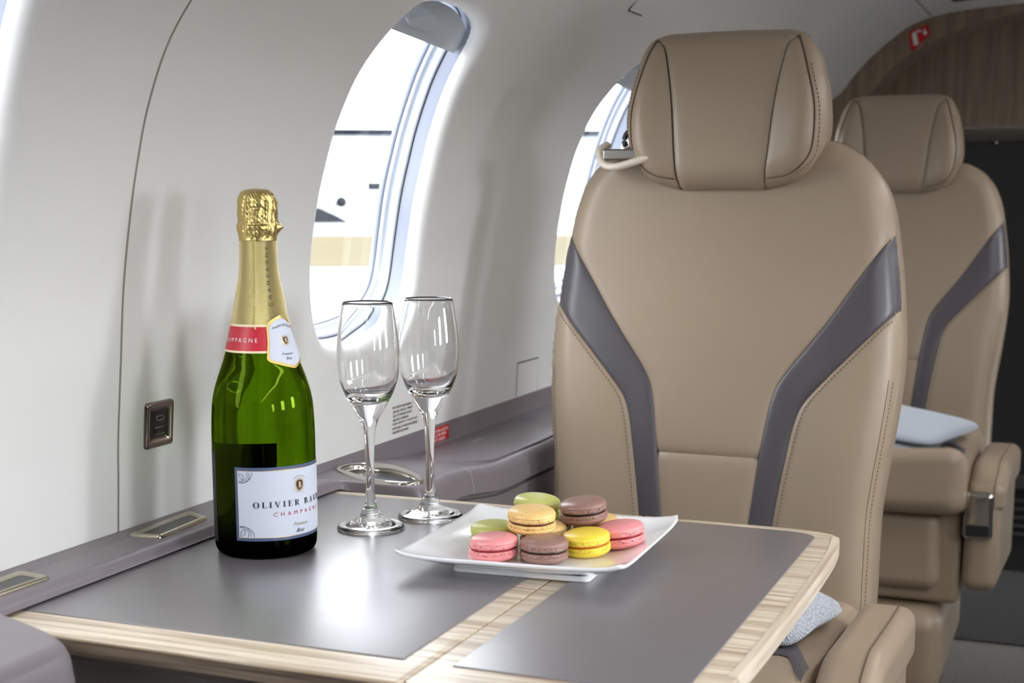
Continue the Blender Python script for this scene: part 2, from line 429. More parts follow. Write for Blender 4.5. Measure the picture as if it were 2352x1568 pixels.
def build_wall(mir):
    side = 'right' if mir else 'left'
    V = []; F = []
    groove = {YB(0), YB(-2)}
    for k in KS:
        v, f = wall_cell(k, mir); b = len(V); V += v; F += [tuple(i + b for i in q) for q in f]
    # front part without window
    ya, yb_ = -1.25, YB(KS[0]); ye0, ye1 = YB(KS[-1] + 1), 3.95
    for (a, bb) in ((ya, yb_), (ye0, ye1)):
        nu = 3; rows = 42; b = len(V)
        for j in range(rows):
            z = .711 + (ZTOP - .711) * j / (rows - 1)
            for i in range(nu): V.append(WP(a + (bb - a) * i / (nu - 1), z, 0, mir))
        F += [tuple(i + b for i in q) for q in grid_faces(nu, rows)]
    o = mesh('wall_' + side, V, F, M['wall'], None)
    tag(o, kind='structure')
    return o

wall_l = build_wall(False); wall_r = build_wall(True)

# ceiling
sec = [p for p in PD if p[1] > ZTOP - .0005]
left = [(float(p[0]), float(p[1])) for p in sec]; left[0] = (xw(ZTOP), ZTOP)
full = left + [(2 * CX - x, z) for x, z in reversed(left[:-1])]
Ys = np.linspace(-1.25, 3.95, 60); V = []
for y in Ys:
    for x, z in full: V.append((x, y, z))
ceil = mesh('ceiling', V, grid_faces(len(full), len(Ys)), M['wall']); tag(ceil, kind='structure')

# panel joints as dark thin channel strips (trim)
def joint(name, Y, w=.0008, z0=.711, z1=ZTOP, ceil_too=True):
    pts = [(xw(z), z, nrm(z)) for z in np.linspace(z0, z1, 60)]
    V = []
    for x, z, n in pts:
        for dy, off in ((-w * 1.7, -.0002), (-w * .5, -.0007), (w * .5, -.0007), (w * 1.7, -.0002)):
            V.append((x + n[0] * off, Y + dy, z + n[1] * off))
    if ceil_too:
        for x, z in left[1:60]:
            for dy in (-w * 1.7, -w * .5, w * .5, w * 1.7): V.append((x + .0003, Y + dy, z - .0006))
    o = mesh(name, V, grid_faces(4, len(V) // 4), M['jointm']); tag(o, kind='structure'); return o
M['jointm'] = mat('panel joint', rgb(140, 134, 128), .6)
joint('trim_1', 1.034)
# ceiling panel joint running along the cabin
V = []
for y in np.linspace(1.2, 3.62, 30):
    for dx, dz in ((-.0022, -.0003), (-.0008, -.0009), (.0008, -.0009), (.0022, -.0003)):
        x = -.398 + dx; V.append((x, y, float(np.interp(x, PD[:, 0], PD[:, 1])) + dz))
tag(mesh('trim_2', V, grid_faces(4, 30), M['jointm']), kind='structure')

# windows: reveal, frame, pane, shade
RO = (-2, -1, 0)  # aisle-side windows left open; drawn shades on the rest limit the light
def build_window(idx, k, mir, detail, drawn=False):
    yc = OC[0] + PITCH * k; zc = OC[1]; N = 96
    def ring(dr, off):
        out = []
        for i in range(N):
            a = 2 * math.pi * i / N - math.pi; r = orad(a) + dr
            out.append(WP(yc + r * math.cos(a), zc + r * math.sin(a), off, mir))
        return out
    w = bpy.data.objects.new('window_%d' % idx, None); COL.objects.link(w); tag(w, kind='structure')
    L = LIP
    def band(name, rings, m):
        V = []
        for dr, off in rings: V += ring(dr, off)
        return mesh(name, V, grid_faces(N, len(rings), closed_u=True), m, w)
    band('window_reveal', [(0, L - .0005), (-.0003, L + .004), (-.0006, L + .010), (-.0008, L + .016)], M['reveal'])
    band('window_seal', [(-.0008, L + .0155), (-.0020, L + .0160), (-.0014, L + .0172)], M['gapdark'])
    band('window_frame', [(-.0012, L + .0168), (-.0035, L + .0170), (-.0055, L + .0185), (-.0063, L + .022), (-.0070, L + .028), (-.0110, L + .029), (-.0130, L + .0305), (-.0137, L + .034)], M['frame'])
    band('window_rim', [(-.0135, L + .0337), (-.0150, L + .0340), (-.0155, L + .037), (-.0155, L + .041)], M['reveal'])
    V = []
    rs = (0, .25, .5, .75, 1)
    for t in rs:
        for i in range(N):
            a = 2 * math.pi * i / N - math.pi; r = (orad(a) - .0150) * t
            V.append(WP(yc + r * math.cos(a), zc + r * math.sin(a), L + .038, mir))
    mesh('glass_pane', V, grid_faces(N, len(rs), closed_u=True), M['pane'], w)
    # pulled-up shade; the unseen drawn ones are added to cut light
    zcut = .80 if drawn else 1.176
    pts = []
    for i in range(200):
        a = 2 * math.pi * i / 200; r = orad(a) - .0045; y, z = yc + r * math.cos(a), zc + r * math.sin(a)
        if z > zcut - .012 * ((y - yc + .13) / .26): pts.append((y, z))
    pts.sort(key=lambda p: p[0])
    V = []; n = len(pts)
    for off in (L + .004, L + .010):
        for y, z in pts: V.append(WP(y, z, off, mir))
        for y, z in pts:
            V.append(WP(y, min(z, zcut - .012 * ((y - yc + .13) / .26)), off, mir))
    F = []
    for i in range(n - 1):
        F += [(i, i + 1, n + i + 1, n + i), (2 * n + i, 2 * n + i + 1, 3 * n + i + 1, 3 * n + i), (n + i, n + i + 1, 3 * n + i + 1, 3 * n + i), (i, i + 1, 2 * n + i + 1, 2 * n + i)]
    sh = mesh('window_shade', V, F, M['shade'], w, sharp=40)
    if detail:
        hp = catmull([(-.045, .0), (-.03, .004), (-.012, .009), (.0, .012), (.012, .009), (.03, .004), (.045, .0), (.03, -.006), (0, -.008), (-.03, -.006)], 40, closed=True)
        V = []
        for off in (L + .006, L - .002):
            for y, z in hp: V.append(WP(yc - .02 + y, 1.187 + z * .8, off, mir))
        F = grid_faces(40, 2, closed_u=True) + [tuple(40 + i for i in range(40))]
        mesh('shade_handle', V, F, M['shade'], sh, sharp=50)
    return w
idx = 1
for k in KS:
    build_window(idx, k, False, k in (0, 1)); idx += 1
for k in KS:
    build_window(idx, k, True, False, drawn=k not in RO); idx += 1

# floor
tag(mesh('floor', [(-.95, -1.25, .05), (1.05, -1.25, .05), (1.05, 3.95, .05), (-.95, 3.95, .05)], [(0, 1, 2, 3)], M['carpet'], smooth=False), kind='structure')
tag(mesh('floor', [(-.95, 3.2, .054), (1.05, 3.2, .054), (1.05, 3.95, .054), (-.95, 3.95, .054)], [(0, 1, 2, 3)], mat('dark rear floor', rgb(32, 29, 26), .9, noise=(500, .6, .002)), smooth=False), kind='structure')  # darker sheet over the carpet at the rear end
# front end (behind the camera)
V = [(x, -1.25, z) for x, z in full] + [(x, -1.25, 0) for x, z in full]
V0 = [(-.80, .711), (-.80, .0)]
pts = [(-.80, 0.0)] + [(float(p[0]), float(p[1])) for p in PD[::8]] + [(2 * CX - float(p[0]), float(p[1])) for p in PD[::-8]] + [(2 * CX + .80, 0.0)]
prism('wall_front', pts, -1.30, -1.25, 0, mat('dark front partition', rgb(58, 52, 48), .5), plane='xz')['kind'] = 'structure'

# ------------------------------------------------------------------ side consoles
YT0, YT1 = .80, 1.335
def xfront(Y):
    d = abs(Y - 1.07)
    if Y < 1.07: return -.737 + .130 * smooth((d - .255) / .085)
    return -.737 + .083 * smooth((d - .268) / .026) - .010 * smooth((d - .32) / .15)
def ztop(Y):
    d = abs(Y - 1.07)
    return .7135 - (.0085 * smooth((Y - 1.32) / .05) + .0185 * smooth((Y - 1.44) / .2) if Y > 1.07 else -.006 * smooth((d - .25) / .08))
def console_section(Y, mir, xf=None):
    xf = xfront(Y) if xf is None else xf; zt = ztop(Y)
    wide = smooth((abs(Y - 1.07) - .26) / .08)
    r = .009 + .006 * wide; hf = .0095 + .022 * wide
    pts = [(-.7998, .7135), (-.7994, .7128), (-.7990, min(.7118, zt + .002)), (-.7980, zt + .0008), (-.795, zt), (-.78, zt - .0002)]
    xe = xf - .003
    for t in np.linspace(.03, 1, 44): pts.append((-.78 + (xe - r + .78) * t * .999, zt - .0004 - .0006 * t))
    for a in np.linspace(0, 80, 8): pts.append((xe - r + r * math.sin(R(a)), zt - .001 - r * (1 - math.cos(R(a)))))
    pts.append((xf, zt - .001 - r - max(0, hf - r)))
    zb = pts[-1][1]
    pts += [(xf - .004, zb - .002), (xf - .010, zb - .003)]
    return pts, zb
CUP = catmull([(-.789, 1.419), (-.787, 1.438), (-.776, 1.455), (-.757, 1.460), (-.728, 1.450), (-.694, 1.424), (-.671, 1.394), (-.668, 1.380), (-.677, 1.368), (-.698, 1.366), (-.727, 1.374), (-.757, 1.391), (-.780, 1.406)], 90, closed=True)
CC = CUP.mean(axis=0)
CUPIN = (CUP - CC) * .90 + CC
def in_poly(x, y, P):
    c = False; n = len(P)
    for i in range(n):
        x1, y1 = P[i]; x2, y2 = P[i - 1]
        if (y1 > y) != (y2 > y) and x < (x2 - x1) * (y - y1) / (y2 - y1) + x1: c = not c
    return c
def build_console(mir, name, label):
    root = empty(name, (2 * CX + .76 if mir else -.76, 1.07, .05))
    tag(root, label, 'side console', kind='thing')
    st = list(np.linspace(-1.2, .70, 12)) + list(np.linspace(.715, .82, 22)) + list(np.linspace(.84, 1.31, 10)) + list(np.linspace(1.325, 1.48, 60)) + list(np.linspace(1.49, 1.64, 14)) + list(np.linspace(1.7, 3.6, 14))
    rows = []; low = []
    for Y in st:
        p, zb = console_section(Y, mir); rows.append([(x, Y, z) for x, z in p])
        xf = xfront(Y)
        iw = .008 * (1 - smooth((abs(Y - 1.07) - .26) / .08)); xf -= iw
        q = [(xf - .010 + iw, zb - .003), (xf - .010, zb - .0065), (xf - .004, zb - .0075), (xf - .003, zb - .035), (xf - .008, zb - .042), (xf - .012, zb - .10), (xf - .014, zb - .105), (xf - .014, zb - .109), (xf - .012, zb - .114), (xf - .014, .30), (xf - .02, .05)]
        low.append([(x, Y, z) for x, z in q])
    ref = Vector(root.location)
    def emit(nm, rr, m, shp):
        V = []
        for r_ in rr:
            for x, y, z in r_: V.append(((2 * CX - x if mir else x) - ref.x, y - ref.y, z - ref.z))
        F = grid_faces(len(rr[0]), len(rr))
        if nm == 'armrest_top' and not mir:      # opening for the cup holder
            F = [f for f in F if not in_poly(sum(V[i][0] for i in f) / 4 + ref.x, sum(V[i][1] for i in f) / 4 + ref.y, CUPIN)]
        return mesh(nm, V, F, m, root, sharp=shp)
    emit('armrest_top', rows, M['ledge'], 50)
    emit('lower_panel', low, M['ledgelow'], 35)
    return root
con = build_console(False, 'side_console', 'taupe grey side ledge under the near windows with air vents and a cup holder')
con_r = build_console(True, 'side_console', 'taupe grey side ledge under the windows across the aisle')
CR = Vector(con.location)
def cl(p): return tuple(Vector(p) - CR)

def ringpoly(outer, inner, z0, zr, m, name, parent):
    """raised frame between two outlines"""
    n = len(outer); V = []
    mid = [((a[0] + b[0]) / 2, (a[1] + b[1]) / 2) for a, b in zip(outer, inner)]
    q1 = [((a[0] * .8 + b[0] * .2), (a[1] * .8 + b[1] * .2)) for a, b in zip(outer, inner)]
    for ring, z in ((outer, z0 - .001), (outer, z0 + .0004), (q1, z0 + zr), (mid, z0 + zr), (inner, z0 + .0007), (inner, z0 - .004)):
        for x, y in ring: V.append(cl((x, y, z)))
    return mesh(name, V, grid_faces(n, 6, closed_u=True), m, parent, sharp=50)

def vent(corners, name, z):
    """corners near-right, near-left, far-left, far-right (plan)"""
    def rounded(c, r):
        out = []
        n = len(c)
        for i in range(n):
            p = Vector(c[i]); a = (Vector(c[i - 1]) - p).normalized(); b = (Vector(c[(i + 1) % n]) - p).normalized()
            for t in np.linspace(0, 1, 6):
                out.append(tuple(p + a * r * (1 - t) ** 2 + b * r * t ** 2))
        return out
    cen = Vector((sum(c[0] for c in corners) / 4, sum(c[1] for c in corners) / 4))
    outer = rounded(corners, .004)
    def inset(c, d):
        n = len(c); out = []
        for i in range(n):
            p = Vector(c[i]); e1 = (p - Vector(c[i - 1])).normalized(); e2 = (Vector(c[(i + 1) % n]) - p).normalized()
            n1 = Vector((-e1.y, e1.x)); n2 = Vector((-e2.y, e2.x))
            if n1.dot(cen - p) < 0: n1 = -n1
            if n2.dot(cen - p) < 0: n2 = -n2
            k = (n1 + n2); out.append(tuple(p + k * d / max(.3, (1 + n1.dot(n2)))))
        return out
    inner = rounded(inset(corners, .0075), .003)
    f = ringpoly(outer, inner, z, .0022, M['nickel'], name, con)
    V = [cl((x, y, z + .0005)) for x, y in inner]
    mesh('vent_inset', [Vector(v) for v in V], [tuple(range(len(V)))], M['darkinset'], f, smooth=False)
    return f
v1 = vent([(-.752, .795), (-.781, .795), (-.785, .888), (-.7505, .884)], 'vent_frame', .7136)
v2 = vent([(-.7515, 1.030), (-.783, 1.026), (-.789, 1.128), (-.7575, 1.112)], 'vent_frame', .7136)
v1['label'] = 'satin metal vent frame nearest the camera'; v2['label'] = 'satin metal vent frame behind the bottle'

# cup holder
V = []; n = len(CUP)
def cpt(k_, d_):
    out = []
    for i in range(n):
        t = CUP[(i + 1) % n] - CUP[i - 1]; t = t / np.hypot(*t); nn2 = np.array([-t[1], t[0]])
        if np.dot(nn2, CC - CUP[i]) < 0: nn2 = -nn2
        q = CUP[i] + nn2 * k_
        out.append(cl((q[0], q[1], ztop(q[1]) + d_)))
    return out
for ins, dz in ((-.0022, -.004), (-.0018, .0012), (-.0004, .0024), (.0020, .0028), (.0040, .0016), (.0052, -.001), (.0056, -.006), (.0060, -.0125)): V += cpt(ins, dz)
cup = mesh('cup_holder_ring', V, grid_faces(n, 8, closed_u=True), M['chrome'], con)
mesh('cup_recess', cpt(.0056, -.012), [tuple(range(n))], M['cupin'], cup, smooth=False)

# storage lid on the console beyond the table
lid = [(-.777, 1.615), (-.777, 1.905), (-.690, 1.905), (-.683, 1.66), (-.700, 1.612)]
def zc_(y): return ztop(y) + .0004
def dark_line(name, pts, w, m, parent, dz=.0006):
    V = []
    P = [Vector(p) for p in pts]
    for i, p in enumerate(P):
        t = (P[min(i + 1, len(P) - 1)] - P[max(i - 1, 0)]).normalized(); nn = Vector((-t.y, t.x))
        for s in (-w / 2, w / 2):
            q = p + nn * s; V.append(cl((q.x, q.y, zc_(q.y) + dz)))
    return mesh(name, V, grid_faces(2, len(P)), m, parent, smooth=False)
lidp = prism('storage_lid', [(p[0] - CR.x, p[1] - CR.y) for p in catmull(lid, 60, closed=True)], zc_(1.8) - CR.z - .001, zc_(1.8) - CR.z + .0016, .001, M['ledge'], con)
dark_line('lid_slot', [(-.781, 1.63), (-.781, 1.90)], .0022, M['gapdark'], lidp, .0012)
dark_line('lid_slot', [(-.6835, 1.625), (-.688, 1.615), (-.697, 1.608)], .002, M['gapdark'], lidp, .0012)
VF = text_mesh('LIFE VEST', .005)
place_text('lid_lettering', VF, lambda a, b: cl((-.757 - b, 1.735 + a, zc_(1.8) + .0021)), M['inkwhite'], lidp, w=.036, h=.0035)
M['pale'] = mat('pale seam filler', rgb(196, 192, 196), .5)
V = []
for Y in (1.520, 1.5212):
    p, zb = console_section(Y, False)
    for x, z in p[5:-2]: V.append(cl((x + .0006, Y, z + .0006)))
nn_ = len(V) // 2
mesh('console_joint', V, grid_faces(nn_, 2), M['pale'], con, smooth=False)

# ------------------------------------------------------------------ usb socket
USB = Vector(WP(1.092, .804))
u = empty('charging_socket', USB, 0); tag(u, 'small metal framed charging socket set in the ivory wall left of the bottle', 'socket')
nz = nrm(.804); u.rotation_euler = (0, math.atan2(nz[1], -nz[0]) * 1.0, 0)
def rrect(w, h, r, n=6):
    out = []
    for cx, cy, a0 in ((w - r, h - r, 0), (-w + r, h - r, 90), (-w + r, -h + r, 180), (w - r, -h + r, 270)):
        for i in range(n + 1):
            a = R(a0 + 90 * i / n); out.append((cx + r * math.cos(a), cy + r * math.sin(a)))
    return out
rings = [(.0210, .0200, .003, .0), (.0205, .0195, .003, .0030), (.0185, .0178, .0025, .0042), (.0155, .0150, .002, .0030), (.0110, .0118, .0015, .0012), (.0108, .0116, .001, .0010)]
V = []
for w_, h_, r_, d in rings:
    for a, b in rrect(w_, h_ * 1.08, r_): V.append((d, a, b))
mesh('socket_frame', V, grid_faces(28, len(rings), closed_u=True), M['nickeld'] if 'nickeld' in M else mat('dark brushed nickel', rgb(140, 130, 122), .2, metal=1), u)
rbox('socket_face', .0, .0012, -.0112, .0112, -.0128, .0128, 0, M['blackpl'], u)
def loop(name, w, h, r, cy, cz, parent, m, t=.0005):
    P = [(.0014, cy + a, cz + b) for a, b in rrect(w, h, r, 4)]
    return tube(name, P, t, m, parent, n=6, closed=True)
loop('small_port', .0055, .0020, .0019, .0015, .0055, u, M['steel'])
lp = loop('large_port', .0068, .0032, .0006, .0010, -.0062, u, M['steel'])
rbox('port_tongue', .0013, .002, -.0045, .0065, -.0075, -.0062, 0, M['darkinset'], lp)

# ------------------------------------------------------------------ placards
pl = empty('wall_placard', WP(1.575, .73)); tag(pl, 'black printed take-off instructions on the ivory wall behind the flutes', 'placard')
lines = ['FOR TAKEOFF AND LANDING:', '- SEAT MUST BE FULLY UPRIGHT', '  FULLY TO THE BACK OF SEAT', '  AND FULLY OUTBOARD', '- ADJUST HEADREST TO SUPPORT HEAD', '- FASTEN SEAT LAP AND SHOULDER BELT', '- TABLE MUST BE STOWED']
pv = Vector(pl.location)
for i, s in enumerate(lines):
    VF = text_mesh(s.strip(), .004, bold=.00004)
    zb = .7515 - .0053 * i
    ind = .0022 if s.startswith('  ') else 0
    xs = [v[0] for v in VF[0]]
    place_text('lettering', VF, lambda a, b, zb=zb: tuple(Vector(WP(1.576 + ind + a, zb + b, -.0004)) - pv), M['inkblk'], pl, w=(max(xs) - min(xs)) * 1.0, h=.0033)
rp = empty('red_placard', (-.7990, 1.71, .700)); tag(rp, 'small red warning placard on the grey band below the ivory wall', 'placard')
rbox('placard_plate', -.0006, .0014, -.034, .034, -.0095, .0095, 0, M['signred'], rp)
for i, s in enumerate(['NO SMOKING LIGHTED', 'CIGARS OR PIPES', 'IN SEAT AREA']):
    place_text('lettering', text_mesh(s, .004), lambda a, b, i=i: (.0018, -.031 + a, .0032 - .0058 * i + b), M['inkwhite'], rp, w=(.061, .055, .052)[i], h=.0040)

# latch covers on the wall
def wall_patch(name, y0, y1, z0, z1, label):
    e = empty(name, WP((y0 + y1) / 2, (z0 + z1) / 2)); ev = Vector(e.location); tag(e, label, 'cover')
    V = []; nu, nv = 9, 12
    for off in (-.0022, .0):
        for j in range(nv):
            for i in range(nu): V.append(tuple(Vector(WP(y0 + (y1 - y0) * i / (nu - 1), z0 + (z1 - z0) * j / (nv - 1), off)) - ev))
    F = grid_faces(nu, nv) + [tuple(q + nu * nv for q in f) for f in grid_faces(nu, nv)]
    per = [j * nu for j in range(nv)] + [(nv - 1) * nu + i for i in range(nu)] + [j * nu + nu - 1 for j in reversed(range(nv))] + list(reversed(range(nu)))
    for a, b in zip(per, per[1:]): F.append((a, b, b + nu * nv, a + nu * nv))
    mesh('cover_plate', V, F, M['wall'], e, sharp=40)
    V = []
    for yy, zz in ((((y0, z1 + .001), (y1 + .001, z1 + .001), (y1 + .001, z0)) if z0 < 1 else ((y0 - .001, z1), (y0 - .001, z0 - .001), (y1, z0 - .001)))):
        V.append(tuple(Vector(WP(yy, zz, -.0012)) - ev))
    c = tube('cover_gap', V, .0008, M['gapdark'], e, n=6)
    return e
wall_patch('latch_cover', 1.99, 2.075, .716, .765, 'small rectangular ivory cover at the foot of the wall beside the near seat')
e = wall_patch('hatch_handle', 1.925, 1.985, 1.262, 1.290, 'ivory handle cover high on the wall between the two windows')

# ------------------------------------------------------------------ folding table
tb = empty('folding_table', (-.45, 1.07, .05)); tag(tb, 'light oak folding table with two inlaid dark leather panels', 'table')
TV = Vector(tb.location)
def tl(pts): return [(p[0] - TV.x, p[1] - TV.y) for p in pts]
ZT = .70
nearY, farL, farR = .797, 1.330, 1.338
lp_ = [(-.747, nearY + .002), (-.747, farL)] + [(-.4013, farR - .002), (-.4008, farR - .004)] + [(-.4008, nearY + .006)]
for a in np.linspace(0, -90, 5): lp_.append((-.4068 + .006 * math.cos(R(a)), nearY + .006 + .006 * math.sin(R(a))))
lf = prism('table_leaf', tl(lp_), ZT - .016 - TV.z, ZT - TV.z, .0018, M['woodx'], tb, chamf=.004)
lf['label'] = 'oak table leaf beside the wall'
rb = [(-.3992, nearY + .006), (-.3992, farR - .002), (-.30, farR - .001), (-.250, farR - .002), (-.228, farR - .006), (-.213, farR - .013), (-.2055, farR - .024)]
rc = [(-.2015, 1.286), (-.1985, 1.239), (-.1972, 1.162), (-.197, 1.085), (-.1975, 1.014), (-.1985, .945), (-.200, .888), (-.203, .85), (-.210, .822), (-.222, .804), (-.24, nearY)]
rb += rc
for a in np.linspace(-90, -180, 5): rb.append((-.3932 + .006 * math.cos(R(a)), nearY + .006 + .006 * math.sin(R(a))))
rf = prism('table_leaf', tl(rb), ZT - .016 - TV.z, ZT - TV.z, .0018, M['woodx'], tb, chamf=.004)
rf['label'] = 'oak table leaf on the aisle side'
# edge band with grain running along the bowed side
V = []
band = catmull([(-.2055, farR - .024)] + rc[:7], 60)
for x, y in band:
    for dx, dz in ((-.0075, .0003), (-.0020, .0003), (-.0003, -.0001), (.0004, -.0018), (.0006, -.005), (.0006, -.0115)):
        V.append((x + dx - TV.x, y - TV.y, ZT + dz - TV.z))
M['woody'] = wood('limed oak edge grain', rgb(184, 164, 140), rgb(232, 220, 202), 'y', contrast=1.0)
mesh('edge_banding', V, grid_faces(6, 60), M['woody'], rf)
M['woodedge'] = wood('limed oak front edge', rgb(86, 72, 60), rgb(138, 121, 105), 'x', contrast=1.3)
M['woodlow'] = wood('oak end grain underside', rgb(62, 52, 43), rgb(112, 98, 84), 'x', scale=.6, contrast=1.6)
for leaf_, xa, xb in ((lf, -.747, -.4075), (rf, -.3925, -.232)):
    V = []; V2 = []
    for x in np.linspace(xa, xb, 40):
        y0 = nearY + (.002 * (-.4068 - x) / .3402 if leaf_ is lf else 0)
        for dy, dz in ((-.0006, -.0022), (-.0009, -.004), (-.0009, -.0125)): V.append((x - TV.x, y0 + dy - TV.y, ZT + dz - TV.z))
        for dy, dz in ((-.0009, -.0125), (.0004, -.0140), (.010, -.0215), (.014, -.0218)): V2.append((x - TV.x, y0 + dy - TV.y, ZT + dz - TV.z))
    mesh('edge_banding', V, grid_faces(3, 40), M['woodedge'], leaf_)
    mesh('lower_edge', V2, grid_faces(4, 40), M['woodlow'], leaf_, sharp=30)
p1 = [(-.7445, .8385), (-.7445, 1.312), (-.4195, 1.3195), (-.4195, .8405)]
prism('leather_pad', tl(p1), ZT - TV.z, ZT + .0011 - TV.z, .0005, M['pad'], lf)
p2 = [(-.3825, .8400), (-.3825, 1.3195), (-.252, 1.3185), (-.240, 1.316), (-.231, 1.311), (-.226, 1.303), (-.2250, .8405)]
prism('leather_pad', tl(p2), ZT - TV.z, ZT + .0011 - TV.z, .0005, M['pad'], rf)
rbox('table_support', -.74 - TV.x, -.69 - TV.x, .90 - TV.y, 1.25 - TV.y, ZT - .05 - TV.z, ZT - .017 - TV.z, .004, M['ledgelow'], tb)
ZP = ZT + .0011

# ------------------------------------------------------------------ champagne bottle
BX, BY = -.671, 1.075
bt = empty('champagne_bottle', (BX, BY, ZP)); tag(bt, 'green champagne bottle with gold foil neck standing on the dark table', 'bottle')
# punt base and body
prof = [(0.0, .018), (.010, .016), (.020, .010), (.028, .004), (.034, .0008), (.0385, .0), (.0420, .0016), (.0440, .0050), (.0447, .010), (.0449, .02), (.0450, .0314), (.0450, .0547), (.0450, .0778), (.0450, .1004), (.0448, .112), (.0443, .1233), (.0433, .1345), (.0407, .146), (.0371, .1571), (.0331, .1682), (.0299, .1796), (.0272, .1907), (.0247, .2017), (.0224, .213), (.0206, .2239), (.0183, .2348), (.0166, .246), (.0158, .2569), (.0154, .272), (.0150, .29), (.0145, .295), (.0, .295)]
dense = catmull(prof[:-1], 150)
lathe('glass_body', [(max(0, a), b) for a, b in dense] + [(0, .295)], M['bottle'], bt, n=128)
def brad(z):
    pr = dense[20:]; return float(np.interp(z, pr[:, 1], pr[:, 0]))
def cyl(ang0, z0, off=.0003):
    """text mapping: a along circumference at radius at z"""
    def f(a, b):
        z = z0 + b; r = brad(z) + off; an = R(ang0) + a / brad(z0); return (r * math.cos(an), r * math.sin(an), z)
    return f
def patch(name, poly_fn, z0, z1, a0, a1, off, m, parent, nu=60, nv=30, thick=.0002):
    """patch on bottle between angle fns a0(z), a1(z)"""
    V = []
    for j in range(nv):
        z = z0 + (z1 - z0) * j / (nv - 1); A0, A1 = a0(z), a1(z)
        for i in range(nu):
            an = R(A0 + (A1 - A0) * i / (nu - 1)); r = brad(z) + off
            V.append((r * math.cos(an), r * math.sin(an), z))
    return mesh(name, V, grid_faces(nu, nv), m, parent)
fl = patch('front_label', None, .0172, .0814, lambda z: -92, lambda z: 46, .0002, M['labelblue'], bt)
patch('label_border', None, .0196, .0790, lambda z: -89.0, lambda z: 43, .0004, M['goldflat'], fl)
patch('label_field', None, .0202, .0784, lambda z: -88.2, lambda z: 42.2, .0006, M['labelw'], fl)
place_text('label_name', serif_mesh('OLIVIER BAUD', .0053), cyl(-71.5, .0463, .0009), M['ink'], fl, w=.0735, h=.0054)
place_text('label_wording', text_mesh('CHAMPAGNE', .004, spacing=2.0), cyl(-49.5, .0385, .0009), M['inkred'], fl, w=.0510, h=.0036)
place_text('label_wording', text_mesh('Premium', .004, shear=.5), cyl(-27.5, .0285, .0009), M['inkgold'], fl, w=.016, h=.0030)
place_text('label_wording', text_mesh('Brut', .004, shear=.5), cyl(-23.5, .0225, .0009), M['ink'], fl, w=.0090, h=.0034)
# corner flourishes
def circ_lines(specs, ang0, z0, m, parent, name, clipf, w=.00016, off=.0009, rfun=brad):
    V = []; F = []
    for (cx, cz, rx, rz, rot) in specs:
        n = 60; prev = None
        for i in range(n + 1):
            t = 2 * math.pi * i / n
            x = rx * math.cos(t); z = rz * math.sin(t); x, z = x * math.cos(rot) - z * math.sin(rot) + cx, x * math.sin(rot) + z * math.cos(rot) + cz
            ok = clipf(x, z)
            if ok:
                L_ = math.hypot(x - cx, z - cz) or 1; dx, dz = (x - cx) / L_ * w, (z - cz) / L_ * w
                pp = []
                for s in (-1, 1):
                    zz = z0 + z + dz * s; rr = rfun(zz) + off; an = R(ang0) + (x + dx * s) / rfun(z0)
                    pp.append((rr * math.cos(an), rr * math.sin(an), zz))
                b = len(V); V += pp
                if prev is not None: F.append((prev, prev + 1, b + 1, b))
                prev = b
            else: prev = None
    return mesh(name, V, F, m, parent, smooth=False, fix=False)
A0 = -88.0
circ_lines([(.004, -.004, .0065, .0062, 0), (.005, -.003, .0036, .0045, .4), (.002, -.006, .004, .003, .9), (.0045, -.0005, .0085, .0085, 0)], A0, .0782, M['ink'], fl, 'label_flourish', lambda x, z: x > .0003 and z < -.0003)
circ_lines([(.003, .003, .0075, .0070, 0), (.005, .003, .0036, .0045, -.4), (.002, .005, .004, .0035, .9), (.004, .0005, .0095, .0090, 0)], A0, .0204, M['ink'], fl, 'label_flourish', lambda x, z: x > .0003 and z > .0003)
def emblem(ang, z, s, parent, off):
    V = []; F = []
    def P(x, y): zz = z + y * s; r = brad(zz) + off; an = R(ang) + x * s / brad(z); return (r * math.cos(an), r * math.sin(an), zz)
    for i in range(28):
        a = 2 * math.pi * i / 28; r1 = 1.0 if i % 2 else .78; b = len(V); w = .035
        V += [P(math.cos(a) * .4 - w * math.sin(a), math.sin(a) * .45 + w * math.cos(a)), P(math.cos(a) * .4 + w * math.sin(a), math.sin(a) * .45 - w * math.cos(a)), P(math.cos(a) * r1, math.sin(a) * r1)]
        F.append((b, b + 1, b + 2))
    o1 = mesh('emblem_rays', V, F, M['goldflat'], parent, smooth=False, fix=False)
    sh = [(-.36, .38), (-.18, .48), (0, .40), (.18, .48), (.36, .38), (.40, .0), (.26, -.34), (0, -.52), (-.26, -.34), (-.40, 0)]
    off0 = off
    V = [(lambda p: p)(P(x, y)) for x, y in sh]; off += .0002
    mesh('emblem_shield', [P(x, y) for x, y in sh], [tuple(range(len(sh)))], M['emb'], parent, smooth=False, fix=False)
    off += .0002
    VF = serif_mesh('B', 1)
    place_text('emblem_letter', VF, lambda a, b: P(a - .16, b - .28), M['cream'], parent, w=.34, h=.56)
M['emb'] = mat('emblem brown', rgb(70, 34, 22), .5)
emblem(-18, .0640, .0088, fl, .0008)
circ_lines([(0, 0, .0085, .0075, .0)], -18, .0645, M['inkgold'], fl, 'label_flourish', lambda x, z: z > .0045, w=.0002)
# back label seen through the glass, widened to darken the bottle's left side
patch('back_label', None, .012, .092, lambda z: 117, lambda z: 235, .0002, M['labelblack'] if 'labelblack' in M else mat('back label dark', rgb(28, 30, 34), .5), bt)
